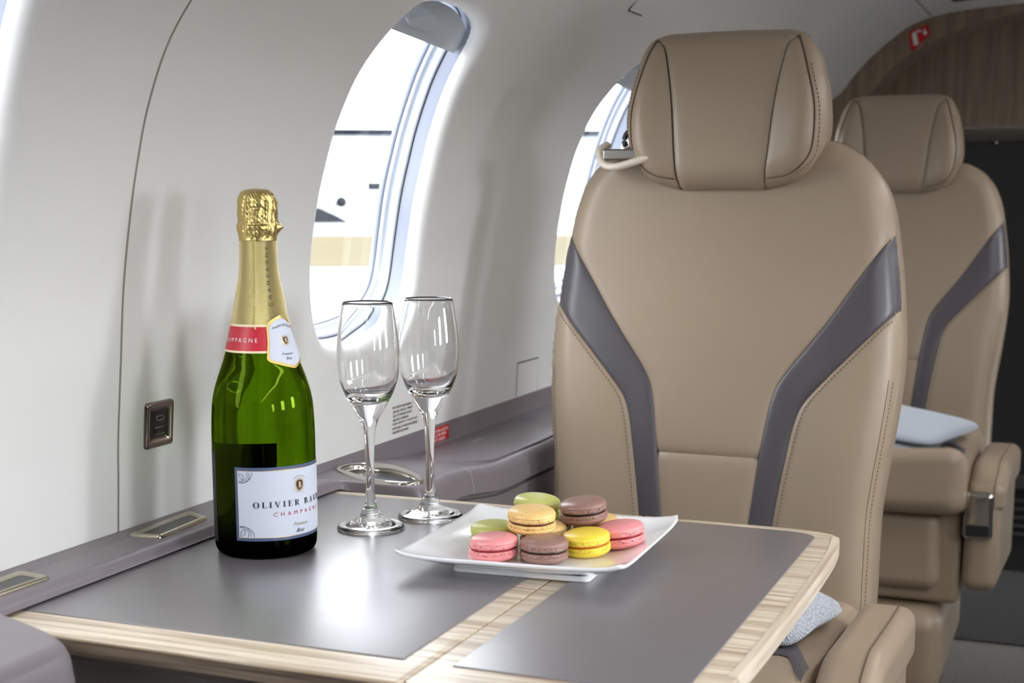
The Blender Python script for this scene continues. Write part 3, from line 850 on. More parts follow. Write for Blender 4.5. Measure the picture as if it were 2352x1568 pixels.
# red band
rbd = patch('neck_band', None, .1790, .2005, lambda z: -180, lambda z: 180, .0007, M['red'], bt, nu=121, nv=12)
patch('band_edge', None, .1778, .1796, lambda z: -180, lambda z: 180, .0009, M['cream'], rbd, nu=121, nv=3)
patch('band_edge', None, .1998, .2018, lambda z: -180, lambda z: 180, .0009, M['cream'], rbd, nu=121, nv=3)
place_text('band_lettering', text_mesh('CHAMPAGNE', .004, spacing=1.6), cyl(-64, .1868, .0013), M['inkwhite'], rbd, w=.040, h=.0036, just='R')
# foil
def foil_fn(r, z, a):
    # embossed vertical fold facing the camera and crumpled top
    d = math.atan2(math.sin(a - R(-68)), math.cos(a - R(-68)))
    rr = r
    if z < .2745: rr += .0004 * math.exp(-(d / .035) ** 2) - .0003 * math.exp(-((d + .09) / .03) ** 2)
    if z > .2745:
        amp = min(1, (z - .2745) / .006)
        q = .00034 * (math.sin(11 * a + 190 * z) * math.sin(7 * a - 420 * z) + .8 * math.sin(23 * a + 900 * z + 2 * math.sin(5 * a)) * math.sin(600 * z + 9 * a))
        rr += amp * q
        # wire hood: vertical wires at four sides, ring and relief panel toward the viewer
        for wa in (-92, -30, 0 + 32, 150):
            dd = math.atan2(math.sin(a - R(wa)), math.cos(a - R(wa)))
            if z < .306: rr += amp * .0009 * math.exp(-(dd / .07) ** 2)
        dv = math.atan2(math.sin(a - R(-60)), math.cos(a - R(-60)))
        if abs(dv) < .34 and .2855 < z < .3005: rr -= .0009
        if abs(dv) < .20 and .2880 < z < .2985: rr += .0010
        if abs(dv) < .50 and .2815 < z < .2850: rr += .0010
        # twisted wire loop bump on the aisle side
        dl = math.atan2(math.sin(a - R(28)), math.cos(a - R(28)))
        rr += .0042 * math.exp(-(dl / .16) ** 2) * math.exp(-((z - .2835) / .0032) ** 2)
    return rr, z
fp = [(brad(.198) + .0005, .198)] + [(brad(z) + .0005, z) for z in np.linspace(.2, .272, 50)]
top = catmull([(.0162, .272), (.0164, .2755), (.0170, .2785), (.0174, .2815), (.0174, .2848), (.0168, .2875), (.0167, .2958), (.0163, .3054), (.0150, .3105), (.0128, .3135), (.0090, .3152), (.0045, .3160), (.0005, .3162)], 90)
fo = lathe('foil_capsule', fp, M['foil'], bt, n=360, fn=foil_fn, cap=False)
lathe('foil_cap', [tuple(p) for p in top], M['foilc'], fo, n=300, fn=foil_fn, cap=True)
VF = text_mesh('CHAMPAGNE', .004, spacing=2.1)
def fv(a, b):
    z = .2170 + a; r = brad(z) + .0012; an = R(-29) + (-b) / brad(.24); return (r * math.cos(an), r * math.sin(an), z)
place_text('foil_lettering', VF, fv, M['inkblk'], fo, w=.0500, h=.0030)
# neck medallion label
def nl_l(z):
    t = (z - .1640) / .0450
    return float(np.interp(t, [0, .04, .14, .2, .5, .78, .88, .96, 1], [-9, -20, -46, -50, -47, -47, -43, -30, -18]))
def nl_r(z):
    t = (z - .1640) / .0450
    return float(np.interp(t, [0, .04, .14, .2, .5, .78, .88, .96, 1], [-3, 6, 27, 29, 21, 14, 8, -4, -14]))
nk = patch('neck_label', None, .1640, .2090, nl_l, nl_r, .0014, M['goldflat'], bt, nu=40, nv=60)
def sc_(f, z, s): 
    zz = .1865 + (z - .1865) / s; c = -12; return c + (f(zz) - c) * s
patch('neck_label_field', None, .1865 - .0225 * .90, .1865 + .0225 * .90, lambda z: sc_(nl_l, z, .90), lambda z: sc_(nl_r, z, .90), .0018, M['labelw'], nk, nu=40, nv=60)
emblem(-14, .1880, .0062, nk, .0022)
place_text('neck_wording', text_mesh('Produit de France', .003, shear=.4), lambda a, b: (lambda x: ((brad(.199) + .0021) * math.cos(R(-38) + x / brad(.199)), (brad(.199) + .0021) * math.sin(R(-38) + x / brad(.199)), .1965 + b + .0035 * math.sin(min(1, max(0, x / .021)) * math.pi)))(a), M['ink'], nk, w=.021, h=.0024)
place_text('neck_wording', text_mesh('Premium', .003, shear=.5), cyl(-26, .1755, .0022), M['ink'], nk, w=.0125, h=.0022)
place_text('neck_wording', text_mesh('Brut', .003, shear=.5), cyl(-19, .1715, .0022), M['ink'], nk, w=.0065, h=.0024)

# ------------------------------------------------------------------ flutes
def make_flute(loc, label):
    e = empty('champagne_flute', loc); tag(e, label, 'glass', 'champagne flutes on the table')
    out = [(.0, .0030), (.012, .0028), (.022, .0016), (.0285, .0002), (.0300, .0), (.0318, .0012), (.0316, .0028), (.0290, .0044), (.0230, .0060), (.0165, .0088), (.0120, .0115), (.0098, .0128), (.0101, .0138), (.0094, .0150), (.0097, .0160), (.0083, .0172), (.0062, .0210), (.0053, .0251), (.0042, .0411), (.0039, .057), (.0044, .0729), (.0053, .0887), (.0064, .0966), (.0089, .1045), (.0136, .1123), (.0180, .1201), (.0221, .128), (.0253, .1358), (.0275, .1436), (.0291, .1591), (.0288, .1746), (.0271, .190), (.0248, .2054), (.0233, .2125)]
    inn = [(.0229, .2140), (.0222, .2125), (.0236, .2054), (.0259, .190), (.0276, .1746), (.0279, .1591), (.0262, .1440), (.0238, .1370), (.0200, .1300), (.0150, .1255), (.0080, .1225), (.0, .1215)]
    a = catmull(out[1:], 170); b = catmull(inn, 70)
    prof = [(0, .0031)] + [(max(0, p[0]), p[1]) for p in a] + [(max(0, p[0]), p[1]) for p in b]
    # split: foot, stem and bowl are one continuous piece of glass
    o = lathe('glass_bowl_and_stem', prof, M['clear'], e, n=96)
    return e
make_flute((-.6215, 1.1800, ZP), 'empty clear champagne flute nearer the bottle')
make_flute((-.5905, 1.2460, ZP), 'empty clear champagne flute nearer the plate, set further back')

# ------------------------------------------------------------------ plate
PC = Vector((-.4300, 1.1350, ZP))
plt = empty('serving_plate', PC, R(4.0)); tag(plt, 'square white porcelain plate with upturned rim holding the macarons', 'plate')
HX, HS = .0960, .0980
def plate_z(s, t):
    m = (abs(s) ** 7 + abs(t) ** 7) ** (1 / 7)
    e = max(0, (m - .56) / .44)
    c = (abs(s) * abs(t)) ** 2
    return .0075 + .0122 * e ** 1.5
n = 61; V = []; F = []
def sq(s, t):
    # slightly rounded corners, gently bowed sides
    k = .965 + .035 * (1 - 0)
    cr = 1 - .018 * (max(0, abs(s) - .9) * max(0, abs(t) - .9)) / .01
    s, t = s + .035 * t * HS / HX, t + .035 * s
    return (s * HX * (1 + .010 * (1 - t * t) * 0) * cr, t * HS * cr)
S = np.linspace(-1, 1, n)
for side in (0, 1):
    for t in S:
        for s in S:
            x, y = sq(s, t); z = plate_z(s, t); m = max(abs(s), abs(t))
            if side: z -= .0036 + .0022 * (1 - smooth((m - .5) / .35)); x *= 1 - .006 * m; y *= 1 - .006 * m
            V.append((x, y, z))
F = grid_faces(n, n) + [tuple(q + n * n for q in reversed(f)) for f in grid_faces(n, n)]
per = [i for i in range(n)] + [j * n + n - 1 for j in range(1, n)] + [(n - 1) * n + i for i in range(n - 2, -1, -1)] + [j * n for j in range(n - 2, 0, -1)]
V2 = list(V); base = len(V)
# rounded rim bead
for q in per:
    x, y, z = V[q]; x2, y2, z2 = V[q + n * n]
    V.append(((x + x2) / 2 * 1.006, (y + y2) / 2 * 1.006, (z + z2) / 2))
L_ = len(per)
for i in range(L_):
    j = (i + 1) % L_
    F += [(per[i], per[j], base + j, base + i), (base + i, base + j, per[j] + n * n, per[i] + n * n)]
po = mesh('plate_dish', V, F, M['ceramic'], plt)
V = []
for r_, z_ in ((.0560, .0040), (.0590, .0030), (.0598, .0006), (.0590, .0), (.0570, .0), (.0560, .0010), (.055, .004)):
    for a, b in rrect(r_, r_ + .0085, .006, 5): V.append((a, b, z_))
mesh('plate_foot', V, grid_faces(24, 7, closed_u=True), M['ceramic'], plt)
def plate_h(x, y):
    v = Matrix.Rotation(-R(4.0), 2) @ Vector((x - PC.x, y - PC.y)); return PC.z + plate_z(v.x / HX, v.y / HS)

# ------------------------------------------------------------------ macarons
def macmat(name, c, c2=None):
    k = NT(name); p = k.add('ShaderNodeBsdfPrincipled'); p.inputs['Roughness'].default_value = .34; p.inputs['Specular IOR Level'].default_value = .5
    p.inputs['Subsurface Weight'].default_value = .15; p.inputs['Subsurface Scale'].default_value = .004
    tc = k.add('ShaderNodeTexCoord'); n = k.add('ShaderNodeTexNoise'); n.inputs['Scale'].default_value = 900; n.inputs['Detail'].default_value = 3
    cr = k.add('ShaderNodeValToRGB'); cr.color_ramp.elements[0].position = .3; cr.color_ramp.elements[1].position = .6
    cr.color_ramp.elements[0].color = tuple(a * .82 for a in c[:3]) + (1,); cr.color_ramp.elements[1].color = c
    b = k.add('ShaderNodeBump'); b.inputs['Strength'].default_value = .12; b.inputs['Distance'].default_value = .0006
    k.l(tc.outputs['Object'], n.inputs['Vector']); k.l(n.outputs[0], cr.inputs[0]); k.l(cr.outputs[0], p.inputs['Base Color']); k.l(n.outputs[0], b.inputs['Height']); k.l(b.outputs[0], p.inputs['Normal'])
    k.l(p.outputs[0], k.out.inputs[0]); return k.m
MC = dict(pink=(rgb(245, 158, 160), rgb(150, 30, 48)), brown=(rgb(158, 122, 112), rgb(44, 24, 20)), yellow=(rgb(250, 222, 74), rgb(190, 100, 20)),
          green=(rgb(204, 206, 118), rgb(112, 104, 40)), cream=(rgb(250, 208, 134), rgb(90, 44, 24)), caramel=(rgb(232, 196, 132), rgb(110, 70, 34)))
MM = {k: (macmat('macaron shell ' + k, v[0]), mat('macaron filling ' + k, v[1], .35, noise=(500, .4, .001)), mat('macaron dark pit ' + k, tuple(a * .5 + b * .25 for a, b in zip(v[0][:3], v[1][:3])) + (1,), .8)) for k, v in MC.items()}
def shell_mesh(seed, top):
    rs = np.random.RandomState(seed); n = 400
    Rr = .0203; ft = .0032; dome = .0058; NR = 15
    prof = [(Rr * .80, .0), (Rr * .92, .0001)]
    for t in np.linspace(0, 1, NR): prof.append((Rr * (.972 + .030 * math.sin(math.pi * (t * .8 + .1))), .0002 + ft * t))
    prof.append((Rr * .972, ft + .0003)); prof.append((Rr * .990, ft + .0004))
    for t in np.linspace(0, 1, 28):
        a = t * math.pi / 2; prof.append((Rr * 1.004 * math.cos(a) ** .60 if t < 1 else 0, ft + .0007 + dome * math.sin(a) ** .95))
    def noise(rows, ca, cr):
        g = rs.rand(rows, n)
        kern = np.exp(-(np.arange(-12, 13) / ca) ** 2); kern /= kern.sum()
        g = np.stack([np.convolve(np.r_[r[-12:], r, r[:12]], kern, 'same')[12:-12] for r in g])
        out = np.zeros_like(g)
        for j in range(rows):
            w = np.exp(-((np.arange(rows) - j) / cr) ** 2); out[j] = (g * w[:, None]).sum(0) / w.sum()
        return (out - out.mean()) / out.std()
    N1, N2 = noise(NR, 2.2, 1.3), noise(NR, 6.0, 3.0)
    ph = rs.rand(3) * 6.28
    V = []; deep = np.zeros((len(prof), n))
    for j, (r, z) in enumerate(prof):
        for i in range(n):
            a = 2 * math.pi * i / n; rr, zz = r, z
            if 2 <= j < 2 + NR:
                q = N1[j - 2, i]; w = math.sin(math.pi * (j - 1.2) / (NR + .6))
                pit = max(0, q - .75) * w
                rr += .00022 * q * w + .00022 * N2[j - 2, i] * w - .0011 * min(pit, 1.3); deep[j, i] = pit
            rr *= 1 + .006 * math.sin(2 * a + ph[0]) + .003 * math.sin(3 * a + ph[1])
            V.append((rr * math.cos(a), rr * math.sin(a), (zz if top else -zz)))
    F = grid_faces(n, len(prof), closed_u=True)
    mi = [1 if deep[f[0] // n, f[0] % n] > .22 else 0 for f in F]  # pit faces take a darker crumb colour that deepens their shade
    F.append(tuple(range(n))); mi.append(0)
    return V, F, mi
def macaron(i, loc, col, rot, tilt, label, sc=1.0, shift=(0, 0)):
    e = empty('macaron', loc); e.rotation_euler = (tilt[0], tilt[1], rot); e.scale = (sc * 1.02, sc * 1.02, sc * 1.05)
    tag(e, label, 'macaron', 'macarons on the plate')
    sm, fm, cm = MM[col]
    for nm, sd, tp, dz, sh in (('bottom_shell', 10, False, .0092, shift), ('top_shell', 40, True, .0112, (0, 0))):
        V, F, mi = shell_mesh(sd + i, tp)
        o = mesh(nm, [(x + sh[0], y + sh[1], z + dz) for x, y, z in V], F, [sm, cm], e, fix=False)
        o.data.polygons.foreach_set('material_index', mi)
        bm = bmesh.new(); bm.from_mesh(o.data); bmesh.ops.remove_doubles(bm, verts=bm.verts, dist=1e-6); bmesh.ops.recalc_face_normals(bm, faces=bm.faces); bm.to_mesh(o.data); bm.free()
    pr = catmull([(.0, .0086), (.014, .0086), (.0180, .0090), (.0188, .0103), (.0180, .0117), (.014, .0120), (.0, .0120)], 24)
    lathe('filling', [(max(0, a), b) for a, b in pr], fm, e, n=72, fn=lambda r, z, a: (r * (1 + .02 * math.sin(9 * a + i) + .012 * math.sin(23 * a)), z))
    return e
b0 = ZP + .0075
MACS = [
    ((-.4560, 1.0880), 0, 'pink', 'pink macaron at the front left of the plate', (0, R(-3)), 1.0, (-.0012, 0)),
    ((-.4150, 1.0975), 0, 'brown', 'chocolate brown macaron on the plate between the front pink and yellow ones', (0, 0), .99, (0, 0)),
    ((-.3890, 1.1330), 0, 'yellow', 'bright yellow macaron on the plate', (R(3), R(-4)), .99, (0, 0)),
    ((-.3685, 1.1660), 0, 'pink', 'pink macaron at the right end of the pile', (R(2), R(-7)), 1.0, (0, 0)),
    ((-.4745, 1.1310), 0, 'green', 'pale green macaron behind the front pink one', (0, 0), 1.0, (0, 0)),
    ((-.4350, 1.1480), 0, 'caramel', 'caramel macaron half hidden in the middle of the pile', (0, 0), 1.0, (0, 0)),
    ((-.4030, 1.1940), 0, 'caramel', 'caramel macaron mostly hidden under the upper brown one', (0, 0), 1.0, (0, 0)),
    ((-.4460, 1.1920), 0, 'green', 'pistachio green macaron under the topmost green one, mostly hidden', (0, 0), .98, (0, 0)),
    ((-.4345, 1.1180), 1, 'cream', 'cream orange macaron on top of the pile at its left', (R(3), R(2)), 1.0, (0, 0)),
    ((-.4040, 1.1690), 1, 'brown', 'chocolate brown macaron on top of the pile at its right', (R(3), R(-5)), 1.0, (0, 0)),
    ((-.4540, 1.1800), 1, 'green', 'pistachio green macaron at the back top of the pile', (0, R(4)), 1.0, (0, 0)),
]
for i, (xy, lv, col, lab, tilt, sc, shf) in enumerate(MACS):
    lift = .0018 if xy[0] > -.37 else 0
    macaron(i, (xy[0], xy[1], b0 + .0002 + lv * (.0192 if col != 'green' else .0160) + lift), col, 0, tilt, lab, sc, shf)

# ------------------------------------------------------------------ seats
REC = R(8)
OUTL = [(-.104, .162), (-.098, .186), (-.084, .2030), (-.03, .2045), (.03, .2045), (.07, .2075), (.13, .2145), (.19, .2200), (.235, .2210), (.284, .2175), (.33, .2125), (.374, .2055), (.405, .1995), (.432, .1905), (.452, .178), (.469, .162), (.482, .140), (.488, .118), (.492, .06), (.4925, .0)]
SIN = [(-.104, .042), (-.03, .0505), (.018, .0555), (.096, .0640), (.13, .0685), (.16, .0730), (.183, .0790), (.203, .0900), (.221, .107 - .004), (.265, .1350), (.307, .1620), (.374, .2055)]
SOUT = [(-.104, .074), (.018, .0845), (.11, .0980), (.147, .1055), (.168, .1145), (.192, .1340), (.22, .1590), (.25, .1865), (.284, .2175)]
HOUT = [(.4235, .048), (.425, .058), (.428, .070), (.433, .0865), (.446, .1030), (.468, .1155), (.49, .1215), (.51, .1230), (.545, .1190), (.565, .1140), (.58, .1100), (.592, .1050), (.602, .0985), (.609, .0905), (.6135, .080), (.6155, .066), (.6162, .030), (.6164, .0)]
HWI = [(.4235, .0540), (.429, .0545), (.46, .0580), (.52, .0635), (.56, .0695), (.588, .0755), (.596, .080), (.603, .0875)]
HWO = [(.4305, .050), (.4335, .0560), (.438, .0820), (.449, .0985), (.467, .1095), (.495, .1130), (.524, .1110), (.562, .1015), (.585, .0945), (.603, .0875)]
def curve_fn(L):
    D = catmull(L, 300); o = np.argsort(D[:, 0]); D = D[o]
    return lambda v: float(np.interp(v, D[:, 0], D[:, 1]))
fO, fI, fS = curve_fn(OUTL), curve_fn(SIN), curve_fn(SOUT)
fHO, fHI, fHW = curve_fn(HOUT), curve_fn(HWI), curve_fn(HWO)
def outline_pts(L, n=240):
    D = catmull(L, n); P = [(u, v) for v, u in D]
    u0, v0 = P[0]; low = [(u, v0) for u in np.linspace(-u0, u0, 40)[1:-1]]
    return np.array(P + [(-u, v) for u, v in P[::-1]] + low)
OB, OH = outline_pts(OUTL), outline_pts(HOUT)
def edist(P, u, v): return float(np.min(np.hypot(P[:, 0] - u, P[:, 1] - v)))
def seatP(u, v, d):
    """u across, v up the reclined back, d = distance behind the front plane"""
    return (u, v * math.sin(REC) + d * math.cos(REC), .55 + v * math.cos(REC) - d * math.sin(REC))
RB, RH = .034, .030
def back_d(u, v):
    e = edist(OB, u, v); d = 0
    if e < RB: d += RB - math.sqrt(max(0, RB ** 2 - (RB - e) ** 2))
    d += -.012 * math.exp(-((v - .10) / .14) ** 2) * (1 - (u / .2) ** 2)          # lumbar swell
    d -= .010 * smooth((abs(u) - .09) / .08) * smooth((.30 - v) / .2)                # side bolsters come forward
    return d
def head_d(u, v):
    e = edist(OH, u, v); d = -.030
    if e < RH: d += RH - math.sqrt(max(0, RH ** 2 - (RH - e) ** 2))
    d -= .006 * math.sin(math.pi * min(1, max(0, (v - .424) / .19)))
    d -= .010 * smooth((abs(u) - .055) / .05)
    return d
def strip(name, f0, f1, v0, v1, depth, m, parent, nu=26, nv=70, puff=.0035, pw=.006, seams=(1, 1, 0, 0), push=0):
    V = []
    # spacing concentrated near the edges
    S = .5 - .5 * np.cos(np.linspace(0, math.pi, nu)); T = .5 - .5 * np.cos(np.linspace(0, math.pi, nv))
    for t in T:
        v = v0 + (v1 - v0) * t; a, b = f0(v), f1(v)
        for s in S:
            u_ = a + (b - a) * s; g = 0
            if seams[0]: g += puff * math.exp(-(u_ - a) / pw)
            if seams[1]: g += puff * math.exp(-(b - u_) / pw)
            if seams[2]: g += puff * math.exp(-(v - v0) / pw)
            if seams[3]: g += puff * math.exp(-(v1 - v) / pw)
            V.append(seatP(u_, v, depth(u_, v) + g + push))
    return mesh(name, V, grid_faces(nu, nv), m, parent)
def stitches(name, fn, v0, v1, off, depth, parent, m, ln=.0028, gap=.0022, w=.0006):
    """row of short threads along u=fn(v)+off"""
    vs = np.linspace(v0, v1, 600); us = np.array([fn(v) + off for v in vs])
    s = np.r_[0, np.cumsum(np.hypot(np.diff(us), np.diff(vs)))]; V = []; F = []
    t = 0
    while t + ln < s[-1]:
        b = len(V); 
        pts = []
        for q in (t, t + ln):
            u_ = float(np.interp(q, s, us)); v = float(np.interp(q, s, vs)); pts.append((u_, v))
        du, dv = pts[1][0] - pts[0][0], pts[1][1] - pts[0][1]; L = math.hypot(du, dv); nx, ny = -dv / L * w, du / L * w
        for (u_, v) in pts:
            d = depth(u_, v)
            V += [seatP(u_ - nx, v - ny, d - .0001), seatP(u_, v, d - .0009), seatP(u_ + nx, v + ny, d - .0001)]
        F += [(b, b + 1, b + 4, b + 3), (b + 1, b + 2, b + 5, b + 4)]
        t += ln + gap
    return mesh(name, V, F, m, parent, smooth=False, fix=False)
M['thread'] = mat('brown thread', rgb(104, 84, 62), .8)

def shell_body(name, OUT, R0, thick, m, parent, dfun, back_in=.03):
    """closed side and back from the outline"""
    V = []; n = len(OUT)
    c = np.array([0, (OUT[:, 1].min() + OUT[:, 1].max()) / 2])
    rings = [(.006, -1), (0, .02), (0, .25), (0, .6), (.006, .85), (.020, .98), (back_in * 1.6, 1.02)]
    for ins, t in rings:
        for u_, v in OUT:
            dirv = np.array([c[0] - u_, c[1] - v]); L = np.hypot(*dirv) or 1
            uu, vv = u_ + dirv[0] / L * ins, v + dirv[1] / L * ins
            d0 = dfun(u_, v)
            if t < 0:
                V.append(seatP(uu, vv, dfun(uu, vv) + .0020)); continue
            V.append(seatP(uu, vv, d0 + (thick) * t))
    F = grid_faces(n, len(rings), closed_u=True); F.append(tuple((len(rings) - 1) * n + i for i in range(n)))
    return mesh(name, V, F, m, parent)

def make_seat(loc, label, ctop=.555, drop=.066):
    s = empty('cabin_seat', loc); tag(s, label, 'seat', 'tan leather cabin seats facing forward')
    neg = lambda f: (lambda v: -f(v))
    shell_body('backrest_shell', OB, RB, .085, M['tan'], s, back_d)
    vs = .0975
    fIc = lambda v: fI(v) if v < .374 else fO(v)
    strip('backrest_panel', neg(fIc), fIc, vs, .4925, back_d, M['tan'], s, nu=50, nv=110, seams=(1, 1, 1, 0), pw=.005)
    strip('lumbar_panel', neg(fI), fI, -.104, vs, back_d, M['tan'], s, nu=36, nv=40, seams=(1, 1, 0, 1), pw=.005)
    # grey stripes: full quadrilaterals between the inner and outer curves
    for sg in (1, -1):
        def top(v): return fO(v) if v > .284 else fS(v)
        lo, hi = (fI, top) if sg > 0 else ((lambda v: -top(v)), (lambda v: -fI(v)))
        a = strip('grey_stripe', lo, hi, -.104, .374, back_d, M['greyleather'], s, nu=22, nv=110, puff=.0032, pw=.004)
        lo, hi = (fS, fO) if sg > 0 else ((lambda v: -fO(v)), (lambda v: -fS(v)))
        b = strip('side_bolster', lo, hi, -.104, .284, back_d, M['tan'], s, nu=30, nv=90, puff=.0032, pw=.004, seams=((1, 0) if sg > 0 else (0, 1)) + (0, 0))
        stitches('stitching', (lambda v, sg=sg: sg * fS(v)), -.095, .27, sg * .006, back_d, b, M['thread'])
        stitches('stitching', (lambda v, sg=sg: sg * fO(v)), -.08, .20, -sg * .0055, back_d, b, M['thread'])
    # piping seam close to the outer edge
    for sg in (1, -1):
        P = [seatP(sg * (fO(v) - .010), v, back_d(fO(v) - .010, v) + .0004) for v in np.linspace(-.09, .20, 90)]
        tube('edge_piping', P, .0006, M['seam'], s, n=6)
    # headrest
    h = shell_body('headrest', OH, RH, .075, M['tan'], s, head_d, .02)
    fHIc = lambda v: fHI(v) if v < .603 else fHO(v)
    strip('headrest_panel', neg(fHIc), fHIc, .4235, .6164, head_d, M['tan'], h, nu=44, nv=80, seams=(1, 1, 0, 0), puff=.006, pw=.004)
    for sg in (1, -1):
        if sg > 0: lo, hi = fHI, (lambda v: max(fHW(v), fHI(v)))
        else: lo, hi = (lambda v: -max(fHW(v), fHI(v))), (lambda v: -fHI(v))
        strip('headrest_wedge', lo, hi, .4335, .603, head_d, M['tan'], h, nu=26, nv=70, puff=.003, pw=.0035)
        W = lambda v: (max(fHW(v), fHI(v)) if v > .4335 else fHI(v))
        if sg > 0: lo, hi = W, fHO
        else: lo, hi = (lambda v: -fHO(v)), (lambda v: -W(v))
        rim = strip('headrest_rim', lo, hi, .4235, .610, head_d, M['tan'], h, nu=16, nv=90, puff=.002, pw=.003, seams=((1, 0) if sg > 0 else (0, 1)) + (0, 0))
        P = [seatP(sg * fHW(v), v, head_d(fHW(v), v) + .0014) for v in np.linspace(.434, .603, 70)]
        tube('headrest_piping', P, .0009, M['seam'], h, n=6)
        stitches('headrest_stitching', (lambda v, sg=sg: sg * fHW(v)), .44, .57, sg * .005, head_d, rim, M['thread'])
    rbox('headrest_post', -.05, .05, .075, .10, .93, 1.02, .008, M['blackpl'], s)
    # cushion
    def cush(x, y, z):
        q = z - (.40); f = smooth((y + .430) / .085)
        return (x, y, z + (ctop - .555 - drop * f) * smooth(q / .08) - .010 * (1 - (x / .2) ** 2) * smooth(q / .1))
    cu = rbox('seat_cushion', -.196, .196, -.425, .03, .43, .555, .030, M['tan'], s, fn=cush, seg=6)
    # grey stripe across the cushion
    V = []
    ys = np.linspace(0, 1, 24)
    for x in np.linspace(-.186, .186, 40):
        for t in (0, .25, .5, .75, 1):
            yu = -.203 - .10 * smooth((abs(x) - .150) / .045); yl = yu - .046; y = yu + (yl - yu) * t
            X, Y_, Z = cush(x, y, .555)
            V.append((X, Y_, Z + (.0034 if 0 < t < 1 else .0012)))
    st = mesh('cushion_stripe', V, grid_faces(5, 40), M['greyleather'], cu)
    P = [cush(x, -.195 + .096 * (abs(x) / .19) ** 2, .5556) for x in np.linspace(-.186, .186, 60)]
    # leg rest, base, pedestal
    rbox('leg_rest', -.150, .158, -.385, -.30, .285, .425, .024, M['tan'], s)
    rbox('seat_side_panel', -.185, .19, -.36, .03, .26, .43, .014, M['tan'], s)
    bs = rbox('seat_base', -.17, .168, -.41, .02, .10, .255, .035, M['tan'], s)
    rbox('base_hatch', -.12, .11, -.416, -.40, .12, .222, .006, M['tan'], bs)
    rbox('pedestal', -.14, .14, -.34, .02, .001, .08, .01, M['blackpl'], s)
    # armrest on the aisle side
    def arm(x, y, z):
        f = smooth((-.05 - y) / .33)
        return (x - .010 * f, y, z - .028 * smooth((-.27 - y) / .09) * smooth((z - .40) / .1) + .012 * f * 0)
    ar = rbox('armrest', .203, .262, -.375, -.085, .290, .506, .022, M['tan'], s, fn=arm, seg=6)
    rbox('armrest_cap', .205, .269, -.372, -.082, .445, .510, .018, M['tan'], ar, fn=arm, seg=5)
    P = [arm(.2505, y, .5106) for y in np.linspace(-.10, -.350, 26)] + [arm(.2505, -.354 - .0184 * math.sin(a), .492 + .0186 * math.cos(a)) for a in np.linspace(.1, 1.57, 8)]
    tube('armrest_seam', P, .0007, M['seam'], ar, n=6)
    # recline handle on the front of the armrest
    hd = rbox('recline_handle', .192, .242, -.387, -.360, .385, .468, .010, M['chrome'], ar)
    rbox('handle_recess', .198, .236, -.390, -.384, .392, .412, .002, M['darkinset'], hd)
    # shoulder belt guide at the top outboard corner
    g = [(-.152, .062, 1.026), (-.157, .048, 1.018), (-.148, .034, 1.002), (-.130, .028, .998), (-.105, .028, 1.004), (-.085, .032, 1.010)]
    bg = tube('belt_guide', catmull(g, 40), .0058, M['creambr'], s, n=12, flat=.8)
    rbox('guide_plate', -.150, -.090, .034, .060, 1.006, 1.020, .003, M['steel'], bg)
    tube('belt_slot_ring', [(-.114 + .010 * math.cos(t), .045, 1.030 + .012 * math.sin(t)) for t in np.linspace(-.6, 3.75, 24)], .0036, M['blackpl'], bg, n=8)
    return s
def copy_tree(o, parent=None):
    c = o.copy(); COL.objects.link(c)
    if parent: c.parent = parent
    for ch in o.children: copy_tree(ch, c)
    return c
# root sits on the floor below the hinge of the backrest
seat1 = make_seat((-.431, 1.70, .05), 'tan leather seat with charcoal stripes directly behind the table', .512, .022)
bpy.context.view_layer.update()
seat2 = make_seat((-.378, 2.895, .05), 'tan leather seat further back, partly hidden behind the seat at the table', .556, .030)

# cushions and blanket
def pillow_mesh(w, d, h, n=40, sag=0, pts=0.0):
    V = []; S = np.linspace(-1, 1, n)
    for side in (1, -1):
        for t in S:
            for s in S:
                k = (1 - s ** 2) * (1 - t ** 2); hh = h * k ** .34
                x = s * w * (1 - .07 * (1 - t * t) * 0 - .06 * (1 - abs(t)) * abs(s) ** 2 * .8); y = t * d * (1 - .06 * (1 - abs(s)) * abs(t) ** 2 * .8)
                x *= 1 - .13 * (s * t) ** 4; y *= 1 - .13 * (s * t) ** 4
                V.append((x, y, side * hh / 2 + sag * (s * s + t * t) * .5))
    F = grid_faces(n, n) + [tuple(q + n * n for q in reversed(f)) for f in grid_faces(n, n)]
    return V, F
pw = empty('throw_pillow', (-.382, 1.560, .570)); tag(pw, 'light grey knitted pillow lying on the near seat behind the table', 'pillow')
V, F = pillow_mesh(.140, .075, .042, sag=-.012); mesh('pillow_cover', V, F, M['pillow'], pw)
pw.rotation_euler = (R(4), R(4), R(-16))
pw2 = empty('throw_pillow', (-.352, 2.690, .609)); tag(pw2, 'pale grey pillow lying on the rear seat, on a folded blanket', 'pillow')
V, F = pillow_mesh(.155, .130, .030); mesh('pillow_cover', V, F, M['blanket'], pw2)
pw2.rotation_euler = (R(1), R(6), R(-18))
bl = empty('folded_blanket', (-.385, 2.665, .580)); tag(bl, 'grey folded blanket under the pillow on the rear seat', 'blanket')
V, F = pillow_mesh(.150, .150, .034); mesh('blanket_folds', V, F, M['blanketd'], bl)
bl.rotation_euler = (0, R(3), R(-16))

